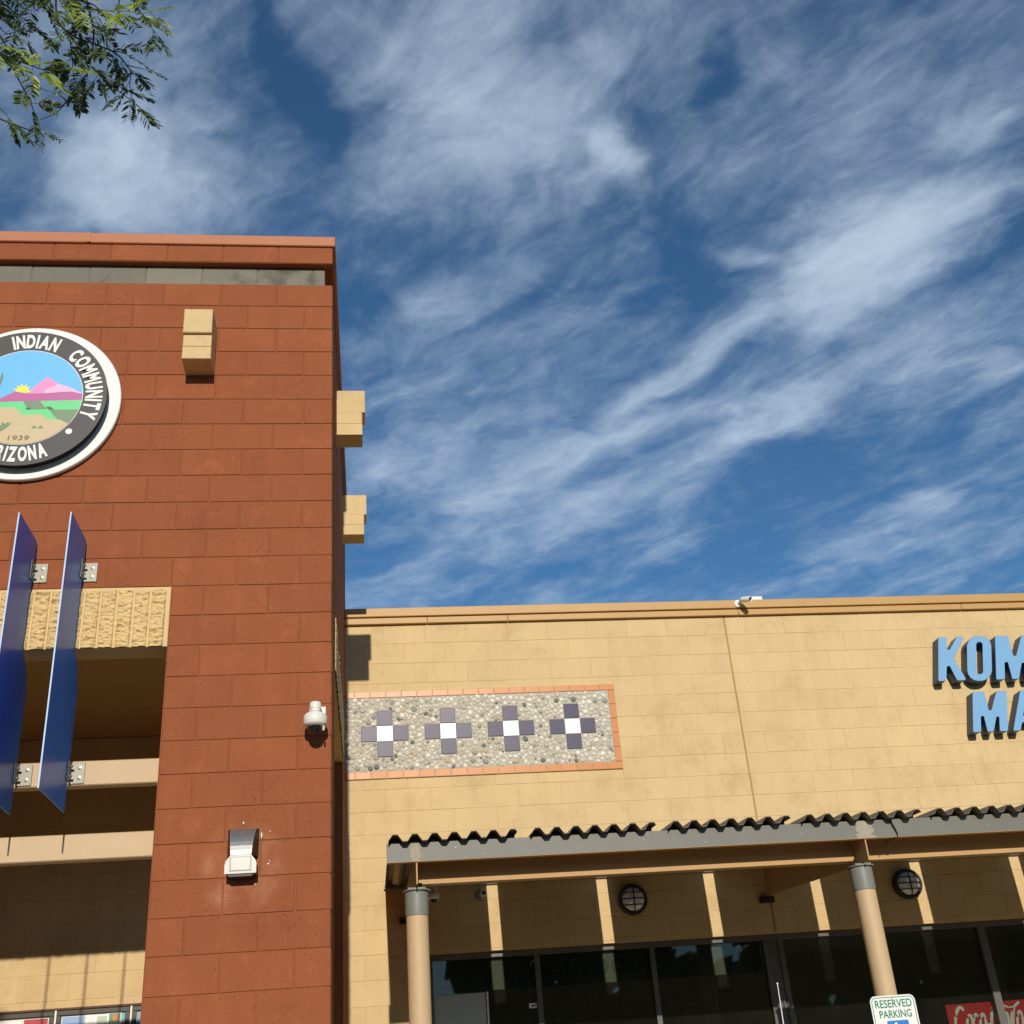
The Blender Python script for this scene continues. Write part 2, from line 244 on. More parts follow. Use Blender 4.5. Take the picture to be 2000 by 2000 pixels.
# ------------------------------------------------------------------ mesh helpers
LOC = {}
class MB:
    def __init__(s): s.v = []; s.f = []; s.m = []; s.mi = 0
    def face(s, pts):
        i = len(s.v); s.v += [tuple(p) for p in pts]; s.f.append(tuple(range(i, i+len(pts)))); s.m.append(s.mi); return s
    def mesh(s, vs, fs):
        i = len(s.v); s.v += [tuple(p) for p in vs]
        for q in fs: s.f.append(tuple(i+k for k in q)); s.m.append(s.mi)
        return s
    def box(s, x0, x1, y0, y1, z0, z1, bev=0.0):
        if bev <= 0:
            vs = [(x, y, z) for x in (x0, x1) for y in (y0, y1) for z in (z0, z1)]
            return s.mesh(vs, [(0, 1, 3, 2), (4, 6, 7, 5), (0, 4, 5, 1), (2, 3, 7, 6), (0, 2, 6, 4), (1, 5, 7, 3)])
        b = min(bev, (x1-x0)*.45, (y1-y0)*.45, (z1-z0)*.45)
        vs = []; idx = {}
        for ix, x in enumerate((x0, x1)):
            for iy, y in enumerate((y0, y1)):
                for iz, z in enumerate((z0, z1)):
                    sx, sy, sz = (1-2*ix)*b, (1-2*iy)*b, (1-2*iz)*b
                    idx[ix, iy, iz] = len(vs); vs += [(x, y+sy, z+sz), (x+sx, y, z+sz), (x+sx, y+sy, z)]
        fs = []
        I = lambda a, c, e, k: idx[a, c, e]+k
        for a in (0, 1):
            fs.append((I(a, 0, 0, 0), I(a, 0, 1, 0), I(a, 1, 1, 0), I(a, 1, 0, 0))[::1 if a == 0 else -1])
            fs.append((I(0, a, 0, 1), I(1, a, 0, 1), I(1, a, 1, 1), I(0, a, 1, 1))[::1 if a == 0 else -1])
            fs.append((I(0, 0, a, 2), I(0, 1, a, 2), I(1, 1, a, 2), I(1, 0, a, 2))[::1 if a == 0 else -1])
        for a in (0, 1):
            for c in (0, 1):
                fs.append((I(0, a, c, 1), I(1, a, c, 1), I(1, a, c, 2), I(0, a, c, 2)))
                fs.append((I(a, 0, c, 0), I(a, 1, c, 0), I(a, 1, c, 2), I(a, 0, c, 2)))
                fs.append((I(a, c, 0, 0), I(a, c, 1, 0), I(a, c, 1, 1), I(a, c, 0, 1)))
                for e in (0, 1): fs.append((I(a, c, e, 0), I(a, c, e, 1), I(a, c, e, 2)))
        return s.mesh(vs, fs)
    def prism(s, poly, fn, d0, d1, cap=True):
        """poly: list of (a,b); fn(a,b,d) -> point"""
        n = len(poly); vs = [fn(a, b, d0) for a, b in poly]+[fn(a, b, d1) for a, b in poly]
        fs = [(i, (i+1) % n, n+(i+1) % n, n+i) for i in range(n)]
        if cap: fs += [tuple(range(n))[::-1], tuple(range(n, 2*n))]
        return s.mesh(vs, fs)
    def tube(s, pts, rad, seg=8, cap=True):
        pts = [Vector(p) for p in pts]; n = len(pts); rad = rad if isinstance(rad, (list, tuple)) else [rad]*n
        up = Vector((0, 0, 1)); vs = []
        for i, p in enumerate(pts):
            t = (pts[min(i+1, n-1)]-pts[max(i-1, 0)]).normalized()
            a = t.cross(up if abs(t.z) < .9 else Vector((1, 0, 0))).normalized(); b = t.cross(a)
            for k in range(seg):
                q = 2*PI*k/seg; vs.append(p+(a*math.cos(q)+b*math.sin(q))*rad[i])
        fs = [(i*seg+k, i*seg+(k+1) % seg, (i+1)*seg+(k+1) % seg, (i+1)*seg+k) for i in range(n-1) for k in range(seg)]
        if cap: fs += [tuple(range(seg))[::-1], tuple(range((n-1)*seg, n*seg))]
        return s.mesh(vs, fs)
    def lathe(s, prof, origin, axis=(0, 0, 1), seg=24, cap=True):
        """prof: list of (radius, height along axis)"""
        o = Vector(origin); ax = Vector(axis).normalized()
        a = ax.cross(Vector((0, 0, 1)) if abs(ax.z) < .9 else Vector((1, 0, 0))).normalized(); b = ax.cross(a); vs = []
        for rr, h in prof:
            for k in range(seg):
                q = 2*PI*k/seg; vs.append(o+ax*h+(a*math.cos(q)+b*math.sin(q))*max(rr, 1e-4))
        n = len(prof); fs = [(i*seg+k, i*seg+(k+1) % seg, (i+1)*seg+(k+1) % seg, (i+1)*seg+k) for i in range(n-1) for k in range(seg)]
        if cap: fs += [tuple(range(seg))[::-1], tuple(range((n-1)*seg, n*seg))]
        return s.mesh(vs, fs)
    def build(s, name, mats, parent=None, smooth=None, loc=None):
        base = LOC[parent] if parent is not None else Vector(loc or (0, 0, 0))
        me = bpy.data.meshes.new(name); me.from_pydata([(x-base.x, y-base.y, z-base.z) for x, y, z in s.v], [], s.f)
        mats = mats if isinstance(mats, (list, tuple)) else [mats]
        for k in mats: me.materials.append(M[k])
        me.polygons.foreach_set('material_index', s.m)
        if smooth is not None:
            me.polygons.foreach_set('use_smooth', [True]*len(me.polygons))
            me.set_sharp_from_angle(angle=math.radians(smooth))
        me.validate(); me.update()
        o = bpy.data.objects.new(name, me); COL.objects.link(o)
        if parent is not None: o.parent = parent
        else: o.location = base
        LOC[o] = base
        return o
def tag(o, label=None, cat=None, group=None, kind=None):
    if label: o['label'] = label
    if cat: o['category'] = cat
    if group: o['group'] = group
    if kind: o['kind'] = kind
    return o
def thing(name, loc, label, cat, group=None):
    o = bpy.data.objects.new(name, None); COL.objects.link(o); o.location = loc; o.empty_display_size = .1; LOC[o] = Vector(loc)
    return tag(o, label, cat, group)
def copy_tree(o, parent=None):
    c = o.copy(); COL.objects.link(c)
    if parent is not None: c.parent = parent
    for ch in list(o.children): copy_tree(ch, c)
    return c
XZ = lambda y: (lambda a, b, d: (a, y+d, b))
def round_poly(pts, rad, seg=4):
    out = []; n = len(pts)
    rad = rad if isinstance(rad, (list, tuple)) else [rad]*n
    for i in range(n):
        p = Vector((*pts[i], 0)); a = Vector((*pts[i-1], 0))-p; b = Vector((*pts[(i+1) % n], 0))-p
        la, lb = a.length, b.length; a.normalize(); b.normalize()
        ang = a.angle(b); rr = rad[i]
        if rr <= 0 or ang > PI-.05: out.append((p.x, p.y)); continue
        t = min(rr/math.tan(ang/2), la*.45, lb*.45); rr = t*math.tan(ang/2)
        c = p+(a+b).normalized()*(rr/math.sin(ang/2)); s, e = p+a*t-c, p+b*t-c
        for k in range(seg+1):
            q = s.lerp(e, k/seg).normalized()*rr; out.append((c.x+q.x, c.y+q.y))
    return out
def curve_mesh(splines, extrude, bevel=0.0):
    cu = bpy.data.curves.new('tmp', 'CURVE'); cu.dimensions = '2D'; cu.fill_mode = 'BOTH'; cu.extrude = extrude; cu.bevel_depth = bevel
    for sp in splines:
        q = cu.splines.new('POLY'); q.points.add(len(sp)-1)
        for pt, (a, b) in zip(q.points, sp): pt.co = (a, b, 0, 1)
        q.use_cyclic_u = True
    return _conv(cu)
def _conv(cu):
    o = bpy.data.objects.new('tmp', cu); COL.objects.link(o); dg = bpy.context.evaluated_depsgraph_get()
    me = bpy.data.meshes.new_from_object(o.evaluated_get(dg)); vs = [v.co.copy() for v in me.vertices]; fs = [tuple(p.vertices) for p in me.polygons]
    bpy.data.objects.remove(o); bpy.data.meshes.remove(me); return vs, fs
def text_mesh(s, extrude=.001, offset=0.0, size=1.0, align='LEFT'):
    cu = bpy.data.curves.new('tmp', 'FONT'); cu.body = s; cu.size = size; cu.extrude = extrude; cu.offset = offset; cu.align_x = align; cu.resolution_u = 4
    return _conv(cu)
def fit_text(mb, s, x0, x1, z0, z1, y, depth=.0008, offset=0.0, slant=0.0):
    """Letters filling the rectangle on a wall that faces -Y."""
    vs, fs = text_mesh(s, .5, offset)
    ax = min(v.x for v in vs); bx = max(v.x for v in vs); ay = min(v.y for v in vs); by = max(v.y for v in vs)
    mb.mesh([(x0+(v.x-ax)/(bx-ax)*(x1-x0)+slant*(v.y-ay)/(by-ay)*(z1-z0), y-depth*(v.z+.5), z0+(v.y-ay)/(by-ay)*(z1-z0)) for v in vs], fs)

# ------------------------------------------------------------------ ground and surroundings
H = .2032
b = MB()
b.face([(-1500, -1500, 0), (1500, -1500, 0), (1500, 1500, 0), (-1500, 1500, 0)])
tag(b.build('ground', 'dirt'), kind='structure')
b = MB(); b.box(-40, 45, -48, -2.0, -.2, .004); tag(b.build('parking_lot', 'asphalt'), kind='structure')
b = MB(); b.box(-30, 30, -1.95, 3.6, -.2, .14, .02); tag(b.build('pavement', 'concrete'), kind='structure')
b = MB(); b.box(-30, 30, -2.1, -1.951, -.2, .14, .02); tag(b.build('kerb', 'concrete'), kind='structure')
# low ridge and a belt of trees on the far side of the parking lot (seen only as reflections in the shop glass)
b = MB(); xs = [-600+i*40 for i in range(31)]
hs = [18+55*abs(noise.noise(Vector((x*.006, 3.3, 0))))+20*noise.noise(Vector((x*.02, 9, 0))) for x in xs]
for i in range(30):
    b.face([(xs[i], -560, -1), (xs[i+1], -560, -1), (xs[i+1], -640, hs[i+1]), (xs[i], -640, hs[i])])
    b.face([(xs[i], -640, hs[i]), (xs[i+1], -640, hs[i+1]), (xs[i+1], -760, -1), (xs[i], -760, -1)])
tag(b.build('hills', 'hill'), kind='structure')
b = MB()
for i in range(9000):
    x = random.uniform(-60, 70)
    top = 11.5+2.0*noise.noise(Vector((x*.11, 5, 0)))+1.2*noise.noise(Vector((x*.5, 1, 0)))
    if -3 < x < 5.0: top = 5.9+(x-3.4)*.50+.5*noise.noise(Vector((x*2, 1, 0)))
    if 17 < x < 22: top = 7.7+.5*noise.noise(Vector((x*2, 1, 0)))
    z = random.uniform(.3, max(1.2, top)); y = -56+random.uniform(-2.5, 2.5); s = random.uniform(.6, 1.25)
    for k in range(3):
        a = Vector((random.gauss(0, 1), random.gauss(0, 1), random.gauss(0, 1))).normalized(); c = a.orthogonal().normalized(); e = a.cross(c)
        o = Vector((x, y, z)); b.face([o+c*s, o+e*s*.6, o-c*s, o-e*s*.6])
tag(b.build('distant_trees', 'leaf'), 'dense belt of desert trees at the far edge of the parking lot', 'trees', kind='stuff')

# ------------------------------------------------------------------ block walls
def blocks(mb, P, rows, dep=.0045, gap=.0038, bev=.0035):
    """rows: list of (z0, z1, [(u0,u1),...]); every block is a separate bevelled face standing dep in front of the joints."""
    for z0, z1, spans in rows:
        for u0, u1 in spans:
            if u1-u0 < .03 or z1-z0 < .02: continue
            j = random.uniform(-.0012, .0012); jz = random.uniform(-.001, .001); d = random.uniform(-.0012, .0008)
            a0, a1, c0, c1 = u0+gap+j, u1-gap+j, z0+gap+jz, z1-gap+jz
            o = [P(a0, c0, -dep), P(a1, c0, -dep), P(a1, c1, -dep), P(a0, c1, -dep)]
            i = [P(a0+bev, c0+bev, d), P(a1-bev, c0+bev, d), P(a1-bev, c1-bev, d), P(a0+bev, c1-bev, d)]
            mb.mesh(o+i, [(4, 5, 6, 7), (0, 1, 5, 4), (1, 2, 6, 5), (2, 3, 7, 6), (3, 0, 4, 7)])
def spans(lo, hi, origin, step, holes=()):
    """joint positions origin + n*step clipped to [lo,hi] minus holes"""
    n0 = math.floor((lo-origin)/step)-1; out = []; uu = origin+n0*step
    while uu < hi:
        a, c = max(uu, lo), min(uu+step, hi)
        if c-a > .02:
            segs = [(a, c)]
            for h0, h1 in holes:
                ns = []
                for s0, s1 in segs:
                    if s1 <= h0+.001 or s0 >= h1-.001: ns.append((s0, s1))
                    else:
                        if s0 < h0-.02: ns.append((s0, h0))
                        if s1 > h1+.02: ns.append((h1, s1))
                segs = ns
            out += segs
        uu += step
    return out
Z0 = 11*H
tower = thing('entrance_tower', (-2.05, 2.0, 0), 'tall red painted block entrance tower with open porch and round seal', 'tower')
TF = lambda uu, z, d: (uu, -d, z)
TS = lambda uu, z, d: (d, uu, z)
LZ0, LZ1 = 21*H, 23*H          # lintel courses
LZ0, LZ1 = Z0+10*H, Z0+12*H
OX0, OX1 = -3.0838, -1.016
TX0, TD = -4.10, 4.06
b = MB(); rows = []
for k in range(-11, 24):
    z0, z1 = Z0+k*H, Z0+(k+1)*H
    org = 0 if k % 2 else H
    holes = [(OX0, OX1)] if z1 <= LZ1+.01 else []
    rows.append((z0, z1, spans(TX0, 0, org, 2*H, holes)))
blocks(b, TF, rows)
top = Z0+24*H
b.mi = 1
b.box(TX0, OX0, .006, .2, 0, LZ1); b.box(OX1, -.006, .006, .2, 0, LZ1); b.box(TX0, -.006, .006, .2, LZ1, top)
b.build('front_wall', ['red', 'redcore'], tower)
b = MB(); rows = []
SY0, SY1 = .508, 2.8448
for k in range(-11, 24):
    z0, z1 = Z0+k*H, Z0+(k+1)*H
    holes = [(SY0, SY1)] if z1 <= LZ1+.01 else []
    rows.append((z0, z1, spans(0, TD, H if k % 2 else 0, 2*H, holes)))
blocks(b, TS, rows); b.mi = 1
b.box(-.2, -.006, .2, SY0, 0, LZ1); b.box(-.2, -.006, SY1, TD, 0, LZ1); b.box(-.2, -.006, .2, TD, LZ1, top)
b.build('side_wall', ['red', 'redcore'], tower)
b = MB(); b.box(TX0, TX0+.2, .2, TD, 0, top); b.box(TX0+.2, -.2, TD-.2, TD, 5.4, top); b.build('rear_wall', 'red', tower)
# recessed grey course, overhanging cap course, metal coping
b = MB(); ins = .06
gz0, gz1 = top, top+H
blocks(b, lambda uu, z, d: (uu, ins-d, z), [(gz0, gz1, spans(TX0+ins, -ins, H*1.25, 2*H))], gap=.003)
blocks(b, lambda uu, z, d: (-ins+d, uu, z), [(gz0, gz1, spans(ins, TD-ins, 0, 2*H))], gap=.003)
b.box(TX0+ins, -ins-.006, ins+.006, .26, gz0-.01, gz1+.01); b.box(-.26, -ins-.006, .26, TD-ins, gz0-.01, gz1+.01); b.box(TX0+ins, TX0+.26, .26, TD-ins, gz0-.01, gz1+.01)
b.build('grey_band', 'grey_block', tower)
b = MB(); cz0, cz1 = gz1, gz1+.165
blocks(b, TF, [(cz0, cz1, spans(TX0, 0, 0, 2*H))], gap=.003)
blocks(b, TS, [(cz0, cz1, spans(0, TD, H, 2*H))], gap=.003)
b.mi = 1
b.box(TX0, -.006, .006, .2, cz0, cz1); b.box(-.2, -.006, .2, TD, cz0, cz1); b.box(TX0, TX0+.2, .2, TD, cz0, cz1); b.box(TX0+.2, -.2, TD-.2, TD, cz0, cz1)
b.build('cap_course', ['red', 'redcore'], tower)
b = MB(); kz0, kz1 = cz1-.01, cz1+.085
b.box(TX0-.02, -1.786, -.02, .22, kz0, kz1, .006); b.box(-1.782, .02, -.0185, .22, kz0, kz1-.001, .006)
b.box(-1.815, -1.775, -.0225, -.0192, kz0+.004, kz1-.003, .001)
b.box(-.22, .0195, .221, TD+.02, kz0, kz1, .006); b.box(TX0-.0195, TX0+.22, .221, TD+.02, kz0, kz1, .006)
b.build('coping', 'redcap', tower)
b = MB(); b.box(TX0+.2, -.2, .2, TD-.2, 6.9, 7.0); b.build('roof', 'roof', tower)
b = MB(); b.box(TX0+.2, -.2, .2, D-.008, 4.80, 4.88); b.build('ceiling', 'browntan', tower)
# split-face lintels: fluted, broken block faces
def rough_face(mb, P, u0, u1, z0, z1, res, org, amp=1.0):
    nu = int((u1-u0)/res); nz = int((z1-z0)/res); vs = []
    for i in range(nu+1):
        uu = u0+(u1-u0)*i/nu
        g = (uu-org) % .1016
        gr = min(g, .1016-g)
        kx = min(1, max(0, (gr-.006)/.006)); kx = min(kx, max(0, min(uu-u0, u1-uu)-.016)/.008)
        for j in range(nz+1):
            z = z0+(z1-z0)*j/nz
            kz = min(1, max(0, (z1-z)-.016)/.010)
            v = Vector((uu*26, 3.1, z*52)); w = Vector((uu*70, 8.4, z*115))
            n = noise.noise(v)*.017+noise.noise(w)*.011+abs(noise.noise(v*.45+Vector((7, 0, 0))))*.018
            d = .003+amp*min(1, kx, kz)*(.014+n)
            vs.append(P(uu, z, max(d, .001)))
    fs = [(i*(nz+1)+j, (i+1)*(nz+1)+j, (i+1)*(nz+1)+j+1, i*(nz+1)+j+1) for i in range(nu) for j in range(nz)]
    k = len(vs)
    mb.mesh(vs, fs)
b = MB(); rough_face(b, TF, OX0, OX1-.002, LZ0, LZ1-.002, .005, OX1-.02, .8)
b.box(OX0, OX1, .0005, .2, LZ0+.0005, LZ1-.001); b.build('front_lintel', 'split', tower, smooth=35)
b = MB(); rough_face(b, TS, SY0, SY1, LZ0, LZ1-.002, .008, SY0+.02, .42)
b.box(-.2, -.0005, SY0, SY1, LZ0+.0005, LZ1-.001); b.build('side_lintel', 'split', tower, smooth=35)
# stepped ochre corbel blocks
def corbel(P):
    q = MB()
    def bx(u0, u1, d1, z0, z1):
        e = .004
        pts = lambda d, i: [P(u0+i, z0+i, d), P(u1-i, z0+i, d), P(u1-i, z1-i, d), P(u0+i, z1-i, d)]
        vs = pts(-.004, 0)+pts(d1-e, 0)+pts(d1, e)
        q.mesh(vs, [(0, 1, 5, 4), (1, 2, 6, 5), (2, 3, 7, 6), (3, 0, 4, 7), (4, 5, 9, 8), (5, 6, 10, 9), (6, 7, 11, 10), (7, 4, 8, 11), (8, 9, 10, 11)])
    bx(0, .196, .2285, 6.504, 6.7056); bx(.001, .195, .2045, 6.402, 6.5035); bx(0, .196, .2055, 6.2992, 6.3985); bx(.006, .190, .199, 6.398, 6.4025)
    return q
corbel(lambda a, z, d: (-1.022+a, -d, z)).build('corbel', 'yellow', tower)
corbel(lambda a, z, d: (-3.278+a, -d, z)).build('corbel', 'yellow', tower)
corbel(lambda a, z, d: (d, .8128+a, z)).build('corbel', 'yellow', tower)
corbel(lambda a, z, d: (d, 2.567+a, z)).build('corbel', 'yellow', tower)
b = MB(); b.box(OX0-.1, OX1+.1, .2005, .29, 3.468, 3.618, .006); b.build('crossbeam', 'tan', tower)
b = MB(); b.box(OX0-.1, OX1+.1, .2005, .29, 3.030, 3.180, .006); b.build('crossbeam', 'tan', tower)
# old paint halo and chips round the wall lamp
b = MB()
for x, z, w, h in [(-.508, 3.155, .012, .014), (-.402, 3.08, .008, .034), (-.355, 3.10, .007, .006), (-.36, 2.915, .012, .008), (-.352, 2.93, .006, .010), (-.43, 2.805, .010, .005)]:
    b.face([(x+w/2*math.cos(q*1.05)*random.uniform(.6, 1.2), -.0015, z+h/2*math.sin(q*1.05)*random.uniform(.6, 1.2)) for q in range(6)])
b.build('paint_chips', 'offwhite', tower)['kind'] = 'stuff'

# ------------------------------------------------------------------ shop building
shop = thing('market_building', (4, D+2, 0), 'single storey ochre block shop with metal coping and dark glazing', 'shop')
YF = lambda uu, z, d: (uu, D-d, z)
YZ = 5.6323
XR = 11.0; GX0, GX1, GZ = .716, 8.75, 2.77; JX = 3.832
def yrows(zlo, zhi, xlo, xhi, ph=0):
    out = []
    for j in range(-1, 30):
        z0, z1 = YZ-j*H, YZ-(j-1)*H
        z0, z1 = max(z0, zlo), min(z1, zhi)
        if z1-z0 < .03: continue
        half = (j+1) % 2
        sp = []
        if xlo < JX-.006: sp += spans(xlo, min(xhi, JX-.007), JX-.007+(H if half else 0), 2*H)
        if xhi > JX: sp += spans(max(xlo, JX+.007), xhi, JX+.007+(H if half else 0), 2*H)
        out.append((z0, z1, sp))
    return out
b = MB()
blocks(b, YF, yrows(GZ, 5.845, 0, XR), dep=.0035, gap=.0025, bev=.003)
blocks(b, YF, yrows(0, GZ, 0, GX0), dep=.0035, gap=.0025, bev=.003)
blocks(b, YF, yrows(0, GZ, GX1, XR), dep=.0035, gap=.0025, bev=.003)
b.mi = 1
b.box(0, XR, D+.0035, D+.2, GZ, 5.95); b.box(0, GX0, D+.0035, D+.2, 0, GZ); b.box(GX1, XR, D+.0035, D+.2, 0, GZ)
b.build('front_wall', ['yellow', 'yellowcore'], shop)
b = MB()
blocks(b, YF, yrows(0, 4.80, TX0+.2, -.2), dep=.0035, gap=.0025, bev=.003); b.mi = 1
b.box(TX0+.2, -.2, D+.0035, D+.2, 0, 4.80); b.build('porch_wall', ['yellow', 'yellowcore'], shop)
b = MB(); b.box(JX-.0065, JX+.0065, D-.0015, D+.01, 2.772, 5.84); b.build('control_joint', 'sealant', shop)
b = MB()
b.box(-.001, 2.950, D-.06, D+.22, 5.900, 5.990, .005); b.box(2.953, 5.950, D-.0588, D+.22, 5.9005, 5.989, .005); b.box(5.953, XR+.05, D-.06, D+.22, 5.900, 5.990, .005)
b.box(2.935, 2.965, D-.0612, D-.059, 5.903, 5.986, .001); b.box(5.935, 5.965, D-.0612, D-.059, 5.903, 5.986, .001)
for x0, x1 in [(-.001, .808), (.811, 1.608), (1.611, 3.98), (3.983, 6.4), (6.403, XR+.05)]: b.box(x0, x1, D-.040, D+.1, 5.832, 5.892, .003)
b.box(-.001, XR+.05, D-.030, D+.1, 5.8915, 5.9005)
b.build('coping', 'ycap', shop)
b = MB(); b.box(-3.9, XR, D+.2, D+8, 5.45, 5.55); b.build('roof', 'roof', shop)
b = MB(); b.box(XR-.2, XR, D+.2, D+8, 0, 5.9); b.box(-3.9, XR, D+8, D+8.2, 0, 5.9); b.box(-4.1, -3.9, D+.5, D+8, 0, 5.9); b.build('outer_wall', 'yellow', shop)
b = MB(); b.box(-.15, XR-.2, D+.2, D+7.9, -.1, .15); b.mi = 0
b.box(-.2, XR-.2, D+.2, D+7.9, 3.05, 3.12); b.box(-.2, XR-.2, D+5.0, D+5.1, .15, 3.05); b.box(-.3, -.15, D+.2, D+5, .15, 3.05); b.build('interior_room', 'interior', shop)
# shop front glazing: head, mullions, sill, panes
b = MB(); gy = D+.06
b.box(GX0, GX1, gy, gy+.08, 2.722, GZ-.001, .003); b.box(GX0, GX1, gy, gy+.08, .14, .26, .003)
for x0, x1 in [(GX0, .745), (1.637, 1.684), (2.67, 2.717), (3.717, 3.765), (3.855, 3.904), (5.772, 5.845), (7.25, 7.30), (8.70, GX1)]: b.box(x0, x1, gy+.001, gy+.079, .26, 2.7225, .003)
b.box(3.765, 3.855, gy+.02, gy+.075, .26, 2.7225)
wf = b.build('window_frame', 'frame', shop)
for x0, x1 in [(.745, 1.637), (1.684, 2.67), (2.717, 3.717), (3.904, 5.772), (5.845, 7.25), (7.30, 8.70)]:
    b = MB(); yy = gy+.035; t = random.uniform(-.003, .003)
    b.face([(x0, yy+t, .26), (x1, yy-t, .26), (x1, yy-t, 2.722), (x0, yy+t, 2.722)]); b.build('pane', 'glass', shop)

# ------------------------------------------------------------------ pebble mosaic panel
pan = thing('mosaic_panel', (1.3, D, 4.31), 'long pebble mosaic panel with orange tile border and four purple crosses', 'wall panel')
PX0, PX1, PZ0, PZ1 = .003, 2.608, 4.310, 5.150
b = MB(); b.box(PX0, PX1, D-.009, D+.002, PZ0, PZ1); b.build('backing', 'grout', pan)
def tile(x0, x1, z0, z1, name, m, tilt=.0012):
    q = MB(); g = .0025; a = [random.uniform(-tilt, tilt) for _ in range(2)]
    x0 += g; x1 -= g; z0 += g; z1 -= g; y0 = D-.0085; e = .003
    yf = lambda x, z: D-.0165+a[0]*(x-x0)/(x1-x0)+a[1]*(z-z0)/(z1-z0)
    vs = [(x0, y0, z0), (x1, y0, z0), (x1, y0, z1), (x0, y0, z1)]+[(x, yf(x, z)+.002, z) for x, z in ((x0, z0), (x1, z0), (x1, z1), (x0, z1))]+[(x, yf(x, z), z) for x, z in ((x0+e, z0+e), (x1-e, z0+e), (x1-e, z1-e), (x0+e, z1-e))]
    q.mesh(vs, [(i, (i+1) % 4, 4+(i+1) % 4, 4+i) for i in range(4)]+[(4+i, 4+(i+1) % 4, 8+(i+1) % 4, 8+i) for i in range(4)]+[(8, 9, 10, 11)])
    q.build(name, m, pan)
x = PX1
while x > PX0+.03:
    tile(max(x-.148, PX0), x, 5.086, PZ1, 'border_tile', 'orange'); tile(max(x-.148, PX0), x, PZ0, 4.382, 'border_tile', 'orange'); x -= .148
for k in range(5): tile(2.541, PX1, 4.382+k*.1408, 4.382+(k+1)*.1408, 'border_tile', 'orange')
CR = [(.3725, 4.736), (.968, 4.740), (1.567, 4.743), (2.163, 4.742)]; T = .149
for cx, cz in CR:
    for dx, dz in ((-1, 0), (1, 0), (0, -1), (0, 1)):
        tile(cx+dx*T-T/2, cx+dx*T+T/2, cz+dz*T-T/2, cz+dz*T+T/2, 'purple_tile', 'purple', .002)
    tile(cx-T/2-.002, cx+T/2+.002, cz-T/2-.002, cz+T/2+.002, 'white_tile', 'whitetile')
def in_cross(x, z, mrg):
    for cx, cz in CR:
        ax, az = abs(x-cx), abs(z-cz)
        if (ax < T/2+mrg and az < 1.5*T+mrg) or (az < T/2+mrg and ax < 1.5*T+mrg): return True
    return False
pts = []; grid = {}
for n in range(42000):
    x, z = random.uniform(PX0+.01, 2.528), random.uniform(4.396, 5.072); rr = random.choice((.016, .019, .021, .024, .027)) if n < 14000 else random.choice((.010, .012, .014))
    if in_cross(x, z, rr*.8): continue
    gx, gz = int(x/.05), int(z/.05); ok = True
    for i in (-1, 0, 1):
        for j in (-1, 0, 1):
            for (a, c, q) in grid.get((gx+i, gz+j), ()):
                if (a-x)**2+(c-z)**2 < (.99*(q+rr))**2: ok = False; break
            if not ok: break
        if not ok: break
    if ok: grid.setdefault((gx, gz), []).append((x, z, rr)); pts.append((x, z, rr))
b = MB()
for x, z, rr in pts:
    an = random.uniform(0, PI); asp = random.uniform(1.0, 1.28); hh = random.uniform(.40, .60)*rr*.60
    vs = []; SEG = 9
    for ring, (k, hgt) in enumerate(((1.0, 0), (.93, .55), (.6, .92))):
        for q in range(SEG):
            t = 2*PI*q/SEG; a, c = rr*k*asp*math.cos(t)*.97, rr*k/asp*math.sin(t)*1.05
            w = 1+.12*noise.noise(Vector((x*90+math.cos(t), z*90+math.sin(t), 1)))
            vs.append((x+(a*math.cos(an)-c*math.sin(an))*w, D-.0085-hgt*hh-.001*ring, z+(a*math.sin(an)+c*math.cos(an))*w))
    vs.append((x, D-.0105-hh, z)); o = 3*SEG
    b.mesh(vs, [(r0*SEG+q, r0*SEG+(q+1) % SEG, (r0+1)*SEG+(q+1) % SEG, (r0+1)*SEG+q) for r0 in (0, 1) for q in range(SEG)]+[(2*SEG+q, 2*SEG+(q+1) % SEG, o) for q in range(SEG)])
o = b.build('pebbles', 'pebble', pan, smooth=60); o['kind'] = 'stuff'

# ------------------------------------------------------------------ steel canopy
can = thing('canopy', (5, 2.4, 0), 'steel canopy of brown corrugated sheets on round tan columns', 'canopy')
FY = 1.25; CXL, CXR = .336, 10.2
b = MB(); b.box(CXL, CXR, FY, FY+.008, 3.1165, 3.242, .001); b.box(CXL, CXR, FY+.008, FY+.06, 3.1165, 3.1245); b.box(CXL, CXR, FY+.008, FY+.06, 3.234, 3.242)
b.mi = 1; b.box(CXL, CXR, FY-.0008, FY+.058, 3.1135, 3.1162); b.build('fascia', ['fascia', 'browntan'], can)
def jag(x0, x1, z0, z1, n, amp):
    p = []
    for k in range(n+1): p.append((x1+random.uniform(-amp, amp)*(1 if k % 2 else .2), z0+(z1-z0)*k/n))
    for k in range(n, -1, -1): p.append((x0+random.uniform(-amp, amp)*(1 if k % 2 else .2), z0+(z1-z0)*k/n))
    return p
b = MB(); b.prism(jag(.505, .565, 3.118, 3.236, 10, .010), XZ(FY), -.0006, 0); b.build('bare_patch', 'patch', can)
b = MB(); b.prism(jag(3.745, 3.868, 3.117, 3.238, 14, .026), XZ(FY), -.0006, 0); b.build('bare_patch', 'patch', can)
b = MB()
